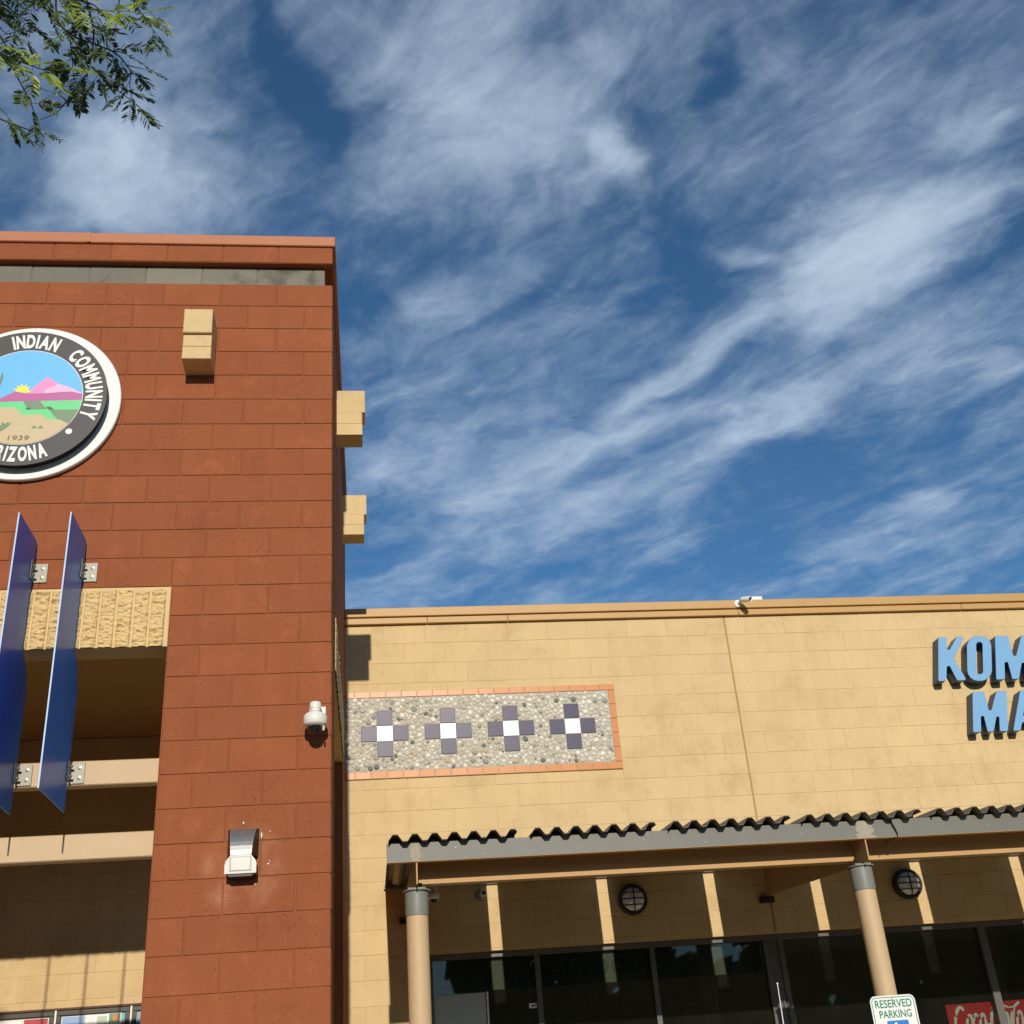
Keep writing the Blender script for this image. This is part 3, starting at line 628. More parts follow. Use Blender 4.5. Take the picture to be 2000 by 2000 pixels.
for cx, cz, n in [(1.65, 3.155, 9), (2.05, 3.19, 7), (2.16, 3.18, 8), (3.35, 3.17, 9), (3.0, 3.13, 4), (1.0, 3.15, 5), (4.7, 3.16, 7), (5.4, 3.14, 5), (.80, 3.17, 5), (2.6, 3.14, 4)]:
    for _ in range(n//4):
        x, z = cx+random.gauss(0, .05), min(3.225, max(3.125, cz+random.gauss(0, .022))); w, h = random.uniform(.001, .003), random.uniform(.0015, .006)
        b.face([(x-w, FY-.0007, z-h), (x+w, FY-.0007, z-h*.6), (x+w*.7, FY-.0007, z+h), (x-w*.6, FY-.0007, z+h*.7)])
b.build('paint_chips', 'white', can)['kind'] = 'stuff'
PIT = .1365
def sheet_z(x):
    t = abs(((x-.047+PIT/2) % PIT)-PIT/2)
    return .046 if t <= .0175 else (0 if t >= .0515 else .046*(1-(t-.0175)/.034))
def roof_sheet(x0, w):
    q = MB(); br = set([0, w])
    for k in range(-1, 9):
        c = .047+k*PIT
        for d_ in (-.0515, -.0175, .0175, .0515):
            if 0 < c+d_ < w: br.add(c+d_)
    br = sorted(br); yf, yb = 1.168, D-.001; zf, zb = 3.2388, 3.356; th = .0035; ny = 5
    P = lambda i, j, lo: (x0+br[i], yf+(yb-yf)*j/ny, zf+(zb-zf)*j/ny+sheet_z(br[i])+(0 if lo else th))
    n = len(br)
    for lo in (0, 1):
        vs = [P(i, j, lo) for i in range(n) for j in range(ny+1)]
        q.mesh(vs, [(i*(ny+1)+j, (i+1)*(ny+1)+j, (i+1)*(ny+1)+j+1, i*(ny+1)+j+1) for i in range(n-1) for j in range(ny)])
    for i in range(n-1): q.face([P(i, 0, 1), P(i+1, 0, 1), P(i+1, 0, 0), P(i, 0, 0)])
    for i in (0, n-1): q.face([P(i, 0, 1), P(i, ny, 1), P(i, ny, 0), P(i, 0, 0)])
    return q
for k in range(-1, 9):
    x0 = .348 if k < 0 else 1.343+k*.9945
    sh = roof_sheet(x0, .897).build('roof_sheet', 'sheet', can)
    b = MB(); b.box(x0+.005, x0+.892, 1.30, 1.312, 3.2425, 3.246); n_ = 60  # black strip added under each sheet to stop sun leaking below the peaks
    vs = [(x0+.005+.887*i/n_, y, z) for i in range(n_+1) for y, z in ((1.30, 3.2455), (1.30, 3.2472+sheet_z(.005+.887*i/n_)))]
    b.mesh(vs, [(2*i, 2*i+2, 2*i+3, 2*i+1) for i in range(n_)]); b.build('light_stop_strip', 'black', sh)
CX = [.541, 3.800, 7.060]
b = MB()
b.box(CXL, CXR, D-.030, D-.001, 3.326, 3.353, .001); b.build('wall_ledger', 'grey', can)
for i, cx in enumerate(CX):
    x1 = CX[i+1]-.02 if i+1 < len(CX) else CXR
    b = MB(); b.box(cx+.02, x1, 1.480, 1.488, 3.0085, 3.165); b.box(cx+.04, x1-.03, 1.432, 1.538, 2.990, 3.008, .002); b.box(cx+.02, x1, 1.44, 1.4795, 3.157, 3.165); b.build('edge_beam', 'browntan', can)
    b = MB(); prof = [(1.31, 2.968), (1.62, 2.968), (D-.012, 3.088), (D-.012, 3.348), (1.31, 3.232)]
    b = MB(); prof = [(1.262, 2.968), (1.62, 2.968), (D-.012, 3.088), (D-.031, 3.322), (D-.031, 3.325), (1.262, 3.232)]
    b.prism(prof, lambda a, c, d: (cx+d, a, c), -.005, .005)
    b.build('rafter', 'browntan', can)
    b = MB(); b.box(cx-.075, cx+.055, D-.05, D-.001, 3.027, 3.080, .003); b.build('bearing_bracket', 'dark', can)
    b = MB(); b.lathe([(.0765, 0), (.0765, 2.80)], (cx, 1.45, 0), seg=32)
    col = b.build('column', 'tan', can, smooth=40)
    b = MB(); b.lathe([(.0775, 2.782), (.0815, 2.782), (.082, 2.79), (.082, 2.935), (.0795, 2.943), (.05, 2.943)], (cx, 1.45, 0), seg=32); b.build('collar', 'grey', col, smooth=40)
    b = MB(); b.lathe([(.02, 2.945), (.098, 2.945), (.098, 2.953), (.02, 2.953)], (cx+.004, 1.45, 0), seg=24); b.box(cx-.062, cx+.062, 1.385, 1.515, 2.9535, 2.966, .002); b.build('cap_plate', 'grey', col, smooth=30)
    b = MB(); b.box(cx-.13, cx+.13, 1.32, 1.58, .14, .155, .003); b.build('base_plate', 'grey', col)
b = MB(); b.box(.395, .437, 1.32, 2.42, 3.165, 3.205, .003); b.tube([(.437, 2.36, 3.21), (.446, 2.42, 3.185), (.438, 2.45, 3.16)], .004, 6); b.build('edge_channel', 'browntan', can)
b = MB(); b.tube([(4.012, 1.24, 3.235), (4.02, 1.238, 3.20), (4.035, 1.241, 3.165), (4.045, 1.246, 3.135), (4.046, 1.243, 3.110), (4.03, 1.27, 3.108), (3.985, 1.33, 3.10), (3.978, 1.33, 3.075), (3.984, 1.325, 3.05)], [.006]*4+[.003]*2+[.004]*3, 6)
b.build('loose_wire', 'black', can)

# ------------------------------------------------------------------ round seal on the tower
seal = thing('round_seal_sign', (-2.05, 0, 6.05), 'round community seal sign with mountain scene on a white disc', 'sign')
SX, SZ = -2.05, 6.048
b = MB(); b.lathe([(.30, 0), (.606, 0), (.613, .006), (.613, .030), (.608, .036), (.30, .036)], (SX, -.004, SZ+.010), (0, -1, 0), 96)
b.build('backing_disc', 'white', seal, smooth=30)
b = MB(); b.lathe([(.52, 0), (.520, .002), (.520, .062), (.535, .063), (.537, .070), (.535, .074)], (SX, -.036, SZ), (0, -1, 0), 96, cap=False); b.build('rim', 'sealrim', seal, smooth=30)
b = MB(); b.lathe([(.0005, .0735), (.535, .0735)], (SX, -.036, SZ), (0, -1, 0), 96, cap=False); b.build('charcoal_face', 'sealdark', seal)
FYs = -.1105
def clip_circle(poly, cx, cz, R, n=72):
    for k in range(n):
        a = 2*PI*k/n; nx, nz = math.cos(a), math.sin(a); lim = R*math.cos(PI/n); out = []
        if not poly: return poly
        for i in range(len(poly)):
            p, q = poly[i-1], poly[i]; dp = (p[0]-cx)*nx+(p[1]-cz)*nz-lim; dq = (q[0]-cx)*nx+(q[1]-cz)*nz-lim
            if (dp < 0) != (dq < 0):
                t = dp/(dp-dq); out.append((p[0]+(q[0]-p[0])*t, p[1]+(q[1]-p[1])*t))
            if dq < 0: out.append(q)
        poly = out
    return poly
mats = ['s_sky', 's_pink', 's_lpink', 's_purple', 's_yellow', 's_green', 's_dgreen', 's_dark', 's_tan', 's_leaf', 's_text', 'whitetile']
b = MB(); lay = [0]
def pic(m, poly, R=.375):
    lay[0] += 1; b.mi = mats.index(m); y = FYs-.00025*lay[0]
    poly = clip_circle(list(poly), SX, SZ, R)
    if poly: b.face([(x, y, z) for x, z in poly])
sq = [(-2.6, 5.5), (-1.5, 5.5), (-1.5, 6.6), (-2.6, 6.6)]
pic('whitetile', sq, .379); pic('s_sky', sq)
pic('s_pink', [(-2.031, 6.075), (-1.975, 6.15), (-1.92, 6.205), (-1.893, 6.190), (-1.853, 6.158), (-1.80, 6.10), (-1.75, 6.06)])
pic('s_lpink', [(-1.935, 6.07), (-1.912, 6.112), (-1.875, 6.125), (-1.846, 6.153), (-1.794, 6.133), (-1.74, 6.11), (-1.66, 6.062), (-1.66, 6.03)])
st = []
for k in range(22):
    a = 2*PI*k/22; rr = .036 if k % 2 else .062; st.append((-2.071+rr*math.cos(a), 6.092+rr*math.sin(a)))
b.mi = mats.index('s_yellow')
lay[0] += 1
for k in range(22): b.face([(-2.071, FYs-.00025*lay[0], 6.092), (st[k-1][0], FYs-.00025*lay[0], st[k-1][1]), (st[k][0], FYs-.00025*lay[0], st[k][1])])
pic('s_purple', [(-2.6, 6.00), (-1.5, 6.00), (-1.5, 6.07), (-1.682, 6.071), (-1.75, 6.088), (-1.80, 6.086), (-1.906, 6.076), (-2.017, 6.072), (-2.06, 6.078), (-2.112, 6.088), (-2.16, 6.062), (-2.208, 6.030), (-2.30, 6.050), (-2.38, 6.075), (-2.6, 6.04)])
pic('s_green', [(-2.6, 5.5), (-1.5, 5.5), (-1.5, 6.020), (-1.677, 6.020), (-2.206, 6.004), (-2.6, 6.000)])
pic('s_dgreen', [(-2.054, 6.010), (-1.950, 6.014), (-1.894, 5.947), (-2.015, 5.942)])
pic('s_dgreen', [(-1.880, 5.943), (-1.60, 5.943), (-1.60, 5.80), (-1.775, 5.815), (-1.84, 5.89)])
pic('s_dark', [(-2.030, 5.958), (-2.004, 5.960), (-1.995, 5.944), (-2.028, 5.943)])
pic('s_dark', [(-1.902, 5.965), (-1.872, 5.966), (-1.850, 5.944), (-1.885, 5.944)])
pic('s_tan', [(-2.6, 5.5), (-1.5, 5.5), (-1.5, 5.72), (-1.757, 5.837), (-1.797, 5.862), (-1.871, 5.867), (-1.930, 5.905), (-2.040, 5.900), (-2.102, 5.958), (-2.201, 5.962), (-2.6, 5.965)])
pic('s_leaf', [(-2.260, 5.90), (-2.232, 5.90), (-2.230, 6.09), (-2.222, 6.12), (-2.208, 6.20), (-2.214, 6.246), (-2.226, 6.20), (-2.240, 6.11), (-2.246, 6.28), (-2.255, 6.30), (-2.264, 6.28)])
pic('s_leaf', [(-2.20, 5.765), (-2.165, 5.772), (-2.128, 5.805), (-2.105, 5.842), (-2.122, 5.832), (-2.130, 5.848), (-2.150, 5.828), (-2.165, 5.848), (-2.175, 5.815), (-2.20, 5.82)])
for bx in (-1.960, -1.919): pic('s_leaf', [(bx-.017, 5.795), (bx+.017, 5.795), (bx+.014, 5.806), (bx+.004, 5.815), (bx-.010, 5.810)])
b.build('picture', mats, seal)
b = MB(); fit_text(b, '1939', -2.118, -1.985, 5.703, 5.739, FYs-.0048, .0004, slant=.15); b.build('year', 's_text', seal)
def arc_text(mb, s, th0, th1, bottom=False, ri=.394, ro=.508):
    gl = []
    for ch in s:
        vs, fs = text_mesh(ch, .5, .045)
        xa, xb = min(v.x for v in vs), max(v.x for v in vs); ya, yb = min(v.y for v in vs), max(v.y for v in vs)
        gl.append((vs, fs, xa, xb, ya, yb))
    wsum = sum((q[3]-q[2])/.73 for q in gl)+.16*(len(s)-1); cur = 0
    for vs, fs, xa, xb, ya, yb in gl:
        w = (xb-xa)/.73; a = th0+(th1-th0)*(cur+w/2)/wsum; half = abs(th1-th0)*w/wsum/2*(ri+ro)/2
        cur += w+.16; out = []
        for v in vs:
            uu = (v.x-(xa+xb)/2)/(xb-xa)*2*half; t = (v.y-ya)/(yb-ya); rad = (ro-(ro-ri)*t) if bottom else (ri+(ro-ri)*t)
            sg = -1 if bottom else 1
            out.append((SX+rad*math.sin(a)+sg*uu*math.cos(a), FYs-.0035*(v.z+.5), SZ+rad*math.cos(a)-sg*uu*math.sin(a)))
        mb.mesh(out, fs)
R_ = math.radians
for wd_, a0, a1, bt in (('INDIAN', -16.5, 23.5, False), ('COMMUNITY', 38, 113, False), ('ARIZONA', 204, 156, True)):
    b = MB(); arc_text(b, wd_, R_(a0), R_(a1), bt); b.build('raised_word', 'white', seal)
b = MB(); b.lathe([(.0005, .002), (.022, .002), (.022, 0)], (-1.735, FYs, 5.772), (0, -1, 0), 20, cap=False); b.build('round_dot', 'white', seal)

# ------------------------------------------------------------------ blue sunshade fins
def make_fin(x):
    t = thing('sunshade_fin', (x, -.2, 3.3), 'blue vertical metal fin bolted over the porch opening, right of the pair', 'sunshade fin', 'blue sunshade fins on the tower')
    q = MB()
    poly = [(-.425, 3.30), (.155, 3.30), (.155, 4.02)]+[(-.018+.173*math.cos(R_(a)), 4.02+.22*math.sin(R_(a))) for a in (20, 40, 60, 80)]+[(-.018, 4.255), (-.018, 4.985), (-.035, 5.00), (-.425, 5.00)]
    q.prism(poly, lambda a, c, d: (x+d, a, c), -.004, .004)
    for a0, a1, z_0, z_1 in ((-.4262, -.4252, 3.30, 5.0),): q.mi = 1; q.box(x-.0042, x+.0042, a0, a1, z_0, z_1)
    q.build('plate', ['blue', 'blueedge'], t)
    for (yb, zb, h) in ((-.001, 4.717, .130), (.199, 3.478, .128)):
        q = MB(); q.box(x+.006, x+.088, yb-.008, yb, zb, zb+h, .001); q.box(x+.0045, x+.0105, yb-.085, yb-.008, zb+.003, zb+h-.003, .001)
        br = q.build('bracket', 'steel', t)
        for dz in (.035, .095):
            q = MB(); q.lathe([(.001, 0), (.013, 0), (.013, .002), (.009, .0025), (.009, .009), (.001, .010)], (x+.058, yb-.008, zb+dz), (0, -1, 0), 12)
            q.build('bolt', 'bolt', br, smooth=40)
            q = MB(); q.lathe([(.001, 0), (.008, 0), (.008, .016), (.001, .017)], (x+.0105, yb-.050, zb+dz), (1, 0, 0), 8); q.build('bolt', 'bolt', br, smooth=40)
    return t
f2 = make_fin(-1.570); f1 = copy_tree(f2); f1.location.x -= .305
f1['label'] = 'blue vertical metal fin bolted over the porch opening, next left of the rightmost fin'
f2['label'] = 'blue vertical metal fin bolted over the porch opening, nearest the wall lamp'
for k in (2, 3):
    c = copy_tree(f2); c.location.x -= .305*k; c['label'] = ('', '', 'blue metal fin hanging below the middle of the round seal', 'blue metal fin at the far left side of the porch opening')[k]

# ------------------------------------------------------------------ tower wall lamp
lx = -.5055
t = thing('wall_lamp', (lx, 0, 2.84), 'brushed metal wedge wall lamp with white lens on the red tower', 'wall lamp')
b = MB()
A = [(lx-.0885, -.001, 3.12), (lx+.0885, -.001, 3.12), (lx+.0885, -.001, 2.86), (lx-.0885, -.001, 2.86)]
Fq = [(lx-.078, -.010, 3.117), (lx+.078, -.010, 3.117), (lx+.058, -.104, 2.953), (lx-.058, -.104, 2.953)]
STP = [(.078-.020*k/8, -.012-.094*math.sin(PI/2*k/8), 3.117-.164*(.45*k/8+.55*(1-math.cos(PI/2*k/8)))) for k in range(9)]
K = [(lx-.0885, -.07, 2.905), (lx+.0885, -.07, 2.905)]
b.mi = 1
b.mi = 1
b.prism([(lx-.0885, 2.86), (lx-.06, 2.835), (lx+.06, 2.835), (lx+.0885, 2.86), (lx+.0885, 2.90), (lx-.0885, 2.90)], lambda a, c, d: (a, d, c), -.099, -.001)
b.build('housing', ['alum', 'dark'], t)
b = MB()
for k in range(8):
    w0, y0_, z0_ = STP[k]; w1, y1_, z1_ = STP[k+1]; b.face([(lx-w0, y0_, z0_), (lx+w0, y0_, z0_), (lx+w1, y1_, z1_), (lx-w1, y1_, z1_)])
    for s_ in (-1, 1): b.mi = 1; b.face([(lx+s_*w0, y0_, z0_), (lx+s_*w1, y1_, z1_), (lx+s_*.0885, -.0015, z1_), (lx+s_*.0885, -.0015, z0_)]); b.mi = 0
b.build('curved_shade', ['alum', 'dark'], t, smooth=25)
b = MB(); oct_ = [(lx-.058, 2.951), (lx-.082, 2.922), (lx-.0885, 2.902), (lx-.0885, 2.850), (lx+.0885, 2.850), (lx+.0885, 2.902), (lx+.082, 2.922), (lx+.058, 2.951)]
b.prism(oct_, lambda a, c, d: (a, d, c), -.107, -.100); b.mesh([(lx-.062, -.1075, 2.944), (lx+.062, -.1075, 2.944), (lx+.062, -.1075, 2.862), (lx-.062, -.1075, 2.862), (lx-.052, -.1125, 2.936), (lx+.052, -.1125, 2.936), (lx+.052, -.1125, 2.868), (lx-.052, -.1125, 2.868)], [(0, 1, 5, 4), (1, 2, 6, 5), (2, 3, 7, 6), (3, 0, 4, 7), (4, 5, 6, 7)])
b.build('lens', 'lens', t)

# ------------------------------------------------------------------ cameras
def dome_camera(x, y, z, s, label, wall_y):
    """x,y,z: middle of the round body"""
    t = thing('dome_camera', (x, y, z), label, 'security camera')
    q = MB(); q.lathe([(.020*s, .060*s), (.032*s, .046*s), (.060*s, .034*s), (.070*s, .020*s), (.071*s, -.026*s), (.066*s, -.034*s), (.048*s, -.046*s), (.046*s, -.046*s)], (x, y, z), (0, 0, 1), 28); q.build('body', 'offwhite', t, smooth=35)
    for k in range(7):
        a = R_(-150+k*20); 
    q = MB(); q.lathe([(.0465*s, 0)]+[(.046*s*math.cos(R_(a)), -.046*s*math.sin(R_(a))-.002) for a in range(0, 91, 15)], (x, y, z-.045*s), (0, 0, 1), 24, cap=False); q.build('dome', 'dome', t, smooth=60)
    q = MB(); q.lathe([(.030*s, .052*s), (.031*s, .066*s), (.034*s, .068*s), (.035*s, .100*s), (.030*s, .108*s), (.005*s, .110*s)], (x, y, z), (0, 0, 1), 24); q.tube([(x, y, z+.088*s), (x+.006*s, (y+wall_y)/2, z+.086*s), (x+.010*s, wall_y, z+.070*s)], [.028*s, .026*s, .034*s], 12); q.box(x-.042*s, x+.058*s, min(wall_y, wall_y-.012), wall_y, z-.02*s, z+.118*s, .003) if wall_y < 90 else None
    q.build('mount', 'offwhite', t, smooth=35)
    q = MB(); q.tube([(x+.050*s, y-.02*s, z-.048*s), (x+.052*s, y-.03*s, z-.060*s), (x+.050*s, y-.028*s, z-.075*s)], .006*s, 6); q.build('latch', 'offwhite', t)
    return t
dome_camera(-.0935, -.125, 3.722, 1.0, 'white dome security camera on the red tower corner', -.001)
dome_camera(.672, 1.72, 2.958, .62, 'small pale dome camera under the canopy behind the left column', 1.80)
b = MB()
def bullet_camera(base, d, length, rad, label, plate):
    t = thing('bullet_camera', base, label, 'security camera')
    base = Vector(base); d = Vector(d).normalized()
    q = MB(); q.lathe([(.001, 0), (plate, 0), (plate, .010), (plate*.6, .016), (.001, .017)], base, (0, -1, 0), 20); q.build('base_plate', 'white', t, smooth=35)
    st = base+Vector((.012, -.050, .0)); q = MB(); q.tube([base+Vector((0, -.012, 0)), base+Vector((.006, -.035, -.004)), st+Vector((0, -.012, .012))], [rad*.5, rad*.42, rad*.42], 10); q.build('arm', 'white', t, smooth=50)
    a = st+Vector((.006, -.012, .018)); q = MB(); q.lathe([(rad*.6, 0), (rad*.92, .012), (rad, .03), (rad, length), (rad*.90, length+.002), (rad*.86, length-.018)], a, d, 20, cap=False); q.lathe([(.001, .001), (rad*.6, 0)], a, d, 20, cap=False); q.build('body', 'white', t, smooth=35)
    q = MB(); q.lathe([(.001, length-.018), (rad*.86, length-.018)], a, d, 20, cap=False); q.lathe([(.001, length-.008), (rad*.4, length-.010), (rad*.45, length-.017)], a, d, 14, cap=False); q.build('lens', 'black', t, smooth=40)
    return t
bullet_camera((3.985, D-.061, 5.944), (.50, -.80, -.30), .125, .029, 'white bullet camera on the ochre parapet coping', .038)
tw = thing('wireless_box', (4.20, D-.01, 5.99), 'small flat white box standing on the ochre parapet beside the bullet camera', 'wireless box')
b = MB(); b.box(4.143, 4.262, D-.040, D-.012, 5.9905, 6.030, .003); b.build('cover', 'white', tw)
b = MB(); b.box(4.10, 4.142, D-.035, D-.018, 5.991, 6.004); b.build('bracket', 'steel', tw)
t = thing('wall_camera', (1.195, D, 3.246), 'small round camera under the canopy beside the first sun stripe', 'security camera')
b = MB(); b.lathe([(.001, 0), (.038, 0), (.040, .012), (.034, .022), (.001, .024)], (1.180, D-.003, 3.232), (0, -1, 0), 20); b.build('base_plate', 'grey', t, smooth=35)
b = MB(); b.lathe([(.010, 0), (.024, .006), (.029, .022), (.027, .050), (.022, .055)], (1.190, D-.022, 3.240), (.45, -1, .05), 18); b.build('body', 'offwhite', t, smooth=40)
b = MB(); b.lathe([(.001, .0005), (.017, 0), (.018, .004), (.001, .005)], Vector((1.190, D-.022, 3.240))+Vector((.45, -1, .05)).normalized()*.0555, (.45, -1, .05), 14); b.build('lens', 'black', t, smooth=40)

# ------------------------------------------------------------------ bulkhead lights under the canopy
def bulkhead(x, z, rr, label):
    t = thing('bulkhead_light', (x, D, z), label, 'wall light', 'round caged lights under the canopy')
    q = MB(); q.lathe([(rr*.98, 0), (rr, .01), (rr, .060), (rr*.93, .072), (rr*.80, .072), (rr*.79, .05)], (x, D-.004, z), (0, -1, 0), 40, cap=False); q.build('housing', 'dark', t, smooth=35)
    q = MB(); q.lathe([(rr*.80, .055), (rr*.76, .070), (rr*.60, .088), (rr*.35, .098), (.001, .102)], (x, D-.004, z), (0, -1, 0), 36, cap=False); q.build('globe', 'bulk', t, smooth=60)
    q = MB(); y0 = D-.112
    q.tube([(x, D-.07, z-rr*.88), (x, y0, z-rr*.62), (x, y0-.004, z), (x, y0, z+rr*.62), (x, D-.07, z+rr*.88)], .0055, 6)
    for k in (-.40, 0, .40):
        hw = math.sqrt(max(0, .88**2-k*k))*rr
        q.tube([(x-hw, D-.072, z+k*rr), (x-hw*.65, y0, z+k*rr), (x, y0-.005, z+k*rr), (x+hw*.65, y0, z+k*rr), (x+hw, D-.072, z+k*rr)], .0055, 6)
    q.build('guard', 'dark', t, smooth=50)
bulkhead(2.548, 3.120, .132, 'round black caged light between the second and third sun stripes')
bulkhead(5.145, 3.120, .134, 'round black caged light to the right of the second column')

# ------------------------------------------------------------------ blue shop letters
LET = dict(
 K=([[(0, 0), (.19, 0), (.205, .443), (.43, 0), (.655, 0), (.365, .5), (.60, 1), (.43, 1), (.205, .60), (.20, 1), (0, 1)]], .035),
 M=([[(0, 0), (.21, 0), (.215, .67), (.37, 0), (.53, 0), (.67, .63), (.68, 0), (.90, 0), (.90, 1), (.62, 1), (.445, .42), (.31, 1), (0, 1)]], .035),
 A=([[(0, 0), (.20, 0), (.245, .20), (.50, .20), (.54, 0), (.76, 0), (.53, 1), (.22, 1)], [(.275, .36), (.375, .74), (.47, .36)]], .03),
 O=([[(0, 0), (.56, 0), (.56, 1), (0, 1)], [(.205, .14), (.365, .14), (.365, .87), (.205, .87)]], None))
def letter(ch, x, z, h, label):
    t = thing('channel_letter', (x, D, z), label, 'sign letter', 'light blue letters on the shop front')
    sp, rad = LET[ch]
    def outl(i, grow):
        p = sp[i]
        if ch == 'O': p = round_poly(p, .26 if i == 0 else .075, 7)
        else: p = round_poly(p, rad if i == 0 else .02, 3)
        if grow:
            n = len(p); o = []
            for k in range(n):
                a = Vector(p[k])-Vector(p[k-1]); c = Vector(p[(k+1) % n])-Vector(p[k])
                if a.length < 1e-6 or c.length < 1e-6: o.append(p[k]); continue
                na = Vector((a.y, -a.x)).normalized(); nc = Vector((c.y, -c.x)).normalized(); m = (na+nc)
                m = m/max(.5, m.length_squared)*2 if m.length > 1e-4 else na
                s = grow if i == 0 else grow
                o.append((p[k][0]+m.x*s*.5, p[k][1]+m.y*s*.5))
            p = o
        return p
    def put(q, vs, fs, ya, yb):
        z0 = min(v.z for v in vs); z1 = max(v.z for v in vs)
        q.mesh([(x+v.x*h+.25*v.y*h, ya+(yb-ya)*(v.z-z0)/(z1-z0), z+v.y*h) for v in vs], fs)
    q = MB(); vs, fs = curve_mesh([outl(i, 0) for i in range(len(sp))], .5); put(q, vs, fs, D-.004, D-.128); q.build('return', 'letterside', t)
    q = MB(); vs, fs = curve_mesh([outl(i, -.014) for i in range(len(sp))], .5); put(q, vs, fs, D-.1285, D-.133); q.build('face', 'letterface', t)
letter('K', 5.889, 5.024, .470, 'light blue letter K, first of the upper row')
letter('O', 6.196, 5.013, .482, 'light blue letter O between K and M in the upper row')
letter('M', 6.506, 5.020, .470, 'light blue letter M cut by the photo edge, right of the letter O')
letter('M', 6.116, 4.490, .412, 'light blue letter M starting the lower row')
letter('A', 6.536, 4.490, .412, 'light blue letter A, second of the lower row')

# ------------------------------------------------------------------ notice boards in the porch
def board(x0, label, posters):
    z0, z1 = 1.72, 2.508; y = D-.052; w = .580; x1 = x0+w
    t = thing('notice_board', (x0+w/2, D, z0), label, 'notice board', 'glazed notice boards on the porch wall')
    q = MB()
    for a in ((x0, x1, z1-.037, z1), (x0, x1, z0, z0+.037), (x0, x0+.037, z0+.037, z1-.037), (x1-.037, x1, z0+.037, z1-.037)): q.box(a[0], a[1], y, D-.002, a[2], a[3], .003)
    q.build('frame', 'board', t)
    q = MB(); q.box(x0+.037, x1-.037, D-.028, D-.003, z0+.037, z1-.037); q.build('pinboard', 'offwhite', t)
    for i, (px0, px1, pz0, pz1, mt) in enumerate(posters):
        q = MB(); q.box(x0+px0, x0+px1, D-.030-.0012*(i+1), D-.0285, z1-pz1, z1-pz0); q.build('poster', mt, t)
for nm, c in dict(p_blue=(.30, .42, .66), p_paper=(.80, .82, .80), p_red=(.45, .05, .07), p_green=(.14, .28, .16), p_teal=(.14, .42, .46), p_orange=(.62, .24, .05), p_sage=(.50, .56, .46), p_sky=(.10, .40, .75)).items(): M[nm] = mat('poster_'+nm[2:], c, .35, var=.10, vscale=18)
board(-2.931, 'glazed notice board with a red poster, at the left edge of the photo', [(.06, .33, .055, .5, 'p_paper'), (.345, .53, .05, .32, 'p_red'), (.38, .50, .09, .20, 'p_orange')])
board(-2.333, 'glazed notice board with blue and white sheets, in the middle', [(.045, .225, .050, .42, 'p_blue'), (.225, .40, .042, .5, 'p_paper'), (.32, .415, .060, .33, 'p_sage'), (.40, .515, .040, .40, 'p_paper'), (.415, .50, .045, .115, 'p_green'), (.445, .485, .055, .10, 'p_orange'), (.518, .542, .045, .40, 'p_teal')])
board(-1.736, 'glazed notice board partly hidden by the red tower pier', [(.04, .16, .040, .5, 'p_sky'), (.055, .075, .055, .10, 'p_orange'), (.17, .50, .05, .45, 'p_paper')])
for i, x in enumerate((-2.351, -1.753)):
    b = MB(); b.box(x, x+.016, D-.040, D-.002, 1.72, 2.512, .002)
    tag(b.build('cover_strip', 'white'), ('thin white strip between the red poster board and the blue poster board', 'thin white strip beside the notice board hidden by the tower pier')[i], 'trim strip', 'white strips between notice boards')
b = MB(); b.box(-3.2, -1.1, D-.030, D-.002, 2.5135, 2.530, .002); tag(b.build('board_rail', 'woodrail'), 'thin red brown rail along the top of the notice boards', 'rail')

# ------------------------------------------------------------------ things in and on the shop window
t = thing('window_banner', (2.1, D+.13, 2.45), 'dark green sign band reading Fast FOOD behind the shop glass', 'sign')
b = MB(); b.box(.76, 3.70, D+.128, D+.134, 2.462, 2.719); b.build('band', 's_dark', t)
M['olive'] = mat('olive_band', (.15, .155, .09), .6, var=.15); t.children[0].data.materials[0] = M['olive']
for s, x0, x1, z0, z1 in [('F', 1.575, 1.665, 2.540, 2.690), ('a', 1.725, 1.80, 2.535, 2.648), ('s', 1.82, 1.885, 2.535, 2.650), ('t', 1.90, 1.95, 2.535, 2.675), ('F', 2.065, 2.135, 2.535, 2.665), ('O', 2.18, 2.30, 2.535, 2.660), ('O', 2.33, 2.46, 2.535, 2.660), ('D', 2.49, 2.60, 2.535, 2.660)]:
    b = MB(); fit_text(b, s, x0, x1, z0, z1, D+.1275, .001, .03); b.mi = 1; fit_text(b, s, x0+.008, x1-.008, z0+.008, z1-.008, D+.1262, .001, -.012); b.build('outlined_letter', ['black', 'olive'], t)
t = thing('banner_sign', (5.9, D+.15, 1.62), 'red soft drink banner with white script inside the right window', 'sign')
b = MB(); b.box(5.338, 6.55, D+.150, D+.158, 1.60, 2.088); b.build('panel', 'cokered', t)
b = MB()
def script(pts, x, z, s, w):
    b = MB()
    q = [(x+(a+.22*c)*s, D+.146, z+c*s) for a, c in pts]; n = len(q)
    rad = [w*(.55+.75*abs(math.sin(PI*(i/(n-1))*1.5+.4))) for i in range(n)]
    k0 = len(b.v); b.tube(q, rad, 8)
    for k in range(k0, len(b.v)): b.v[k] = (b.v[k][0], D+.1475-(D+.146-b.v[k][1])*.12, b.v[k][2])
    b.build('script_letter', 'white', t, smooth=60)
arc = lambda cx, cz, rx, rz, a0, a1, n=18: [(cx+rx*math.cos(R_(a0+(a1-a0)*i/n)), cz+rz*math.sin(R_(a0+(a1-a0)*i/n))) for i in range(n+1)]
zb = 1.80
sm = lambda a0, a1: arc(.0, .37, .105, .38, a0, a1)
script(arc(.16, .50, .19, .50, 50, 320)+[(.42, .22)], 5.375, zb, .26, .012)
script(sm(80, 440), 5.505, zb, .26, .010)
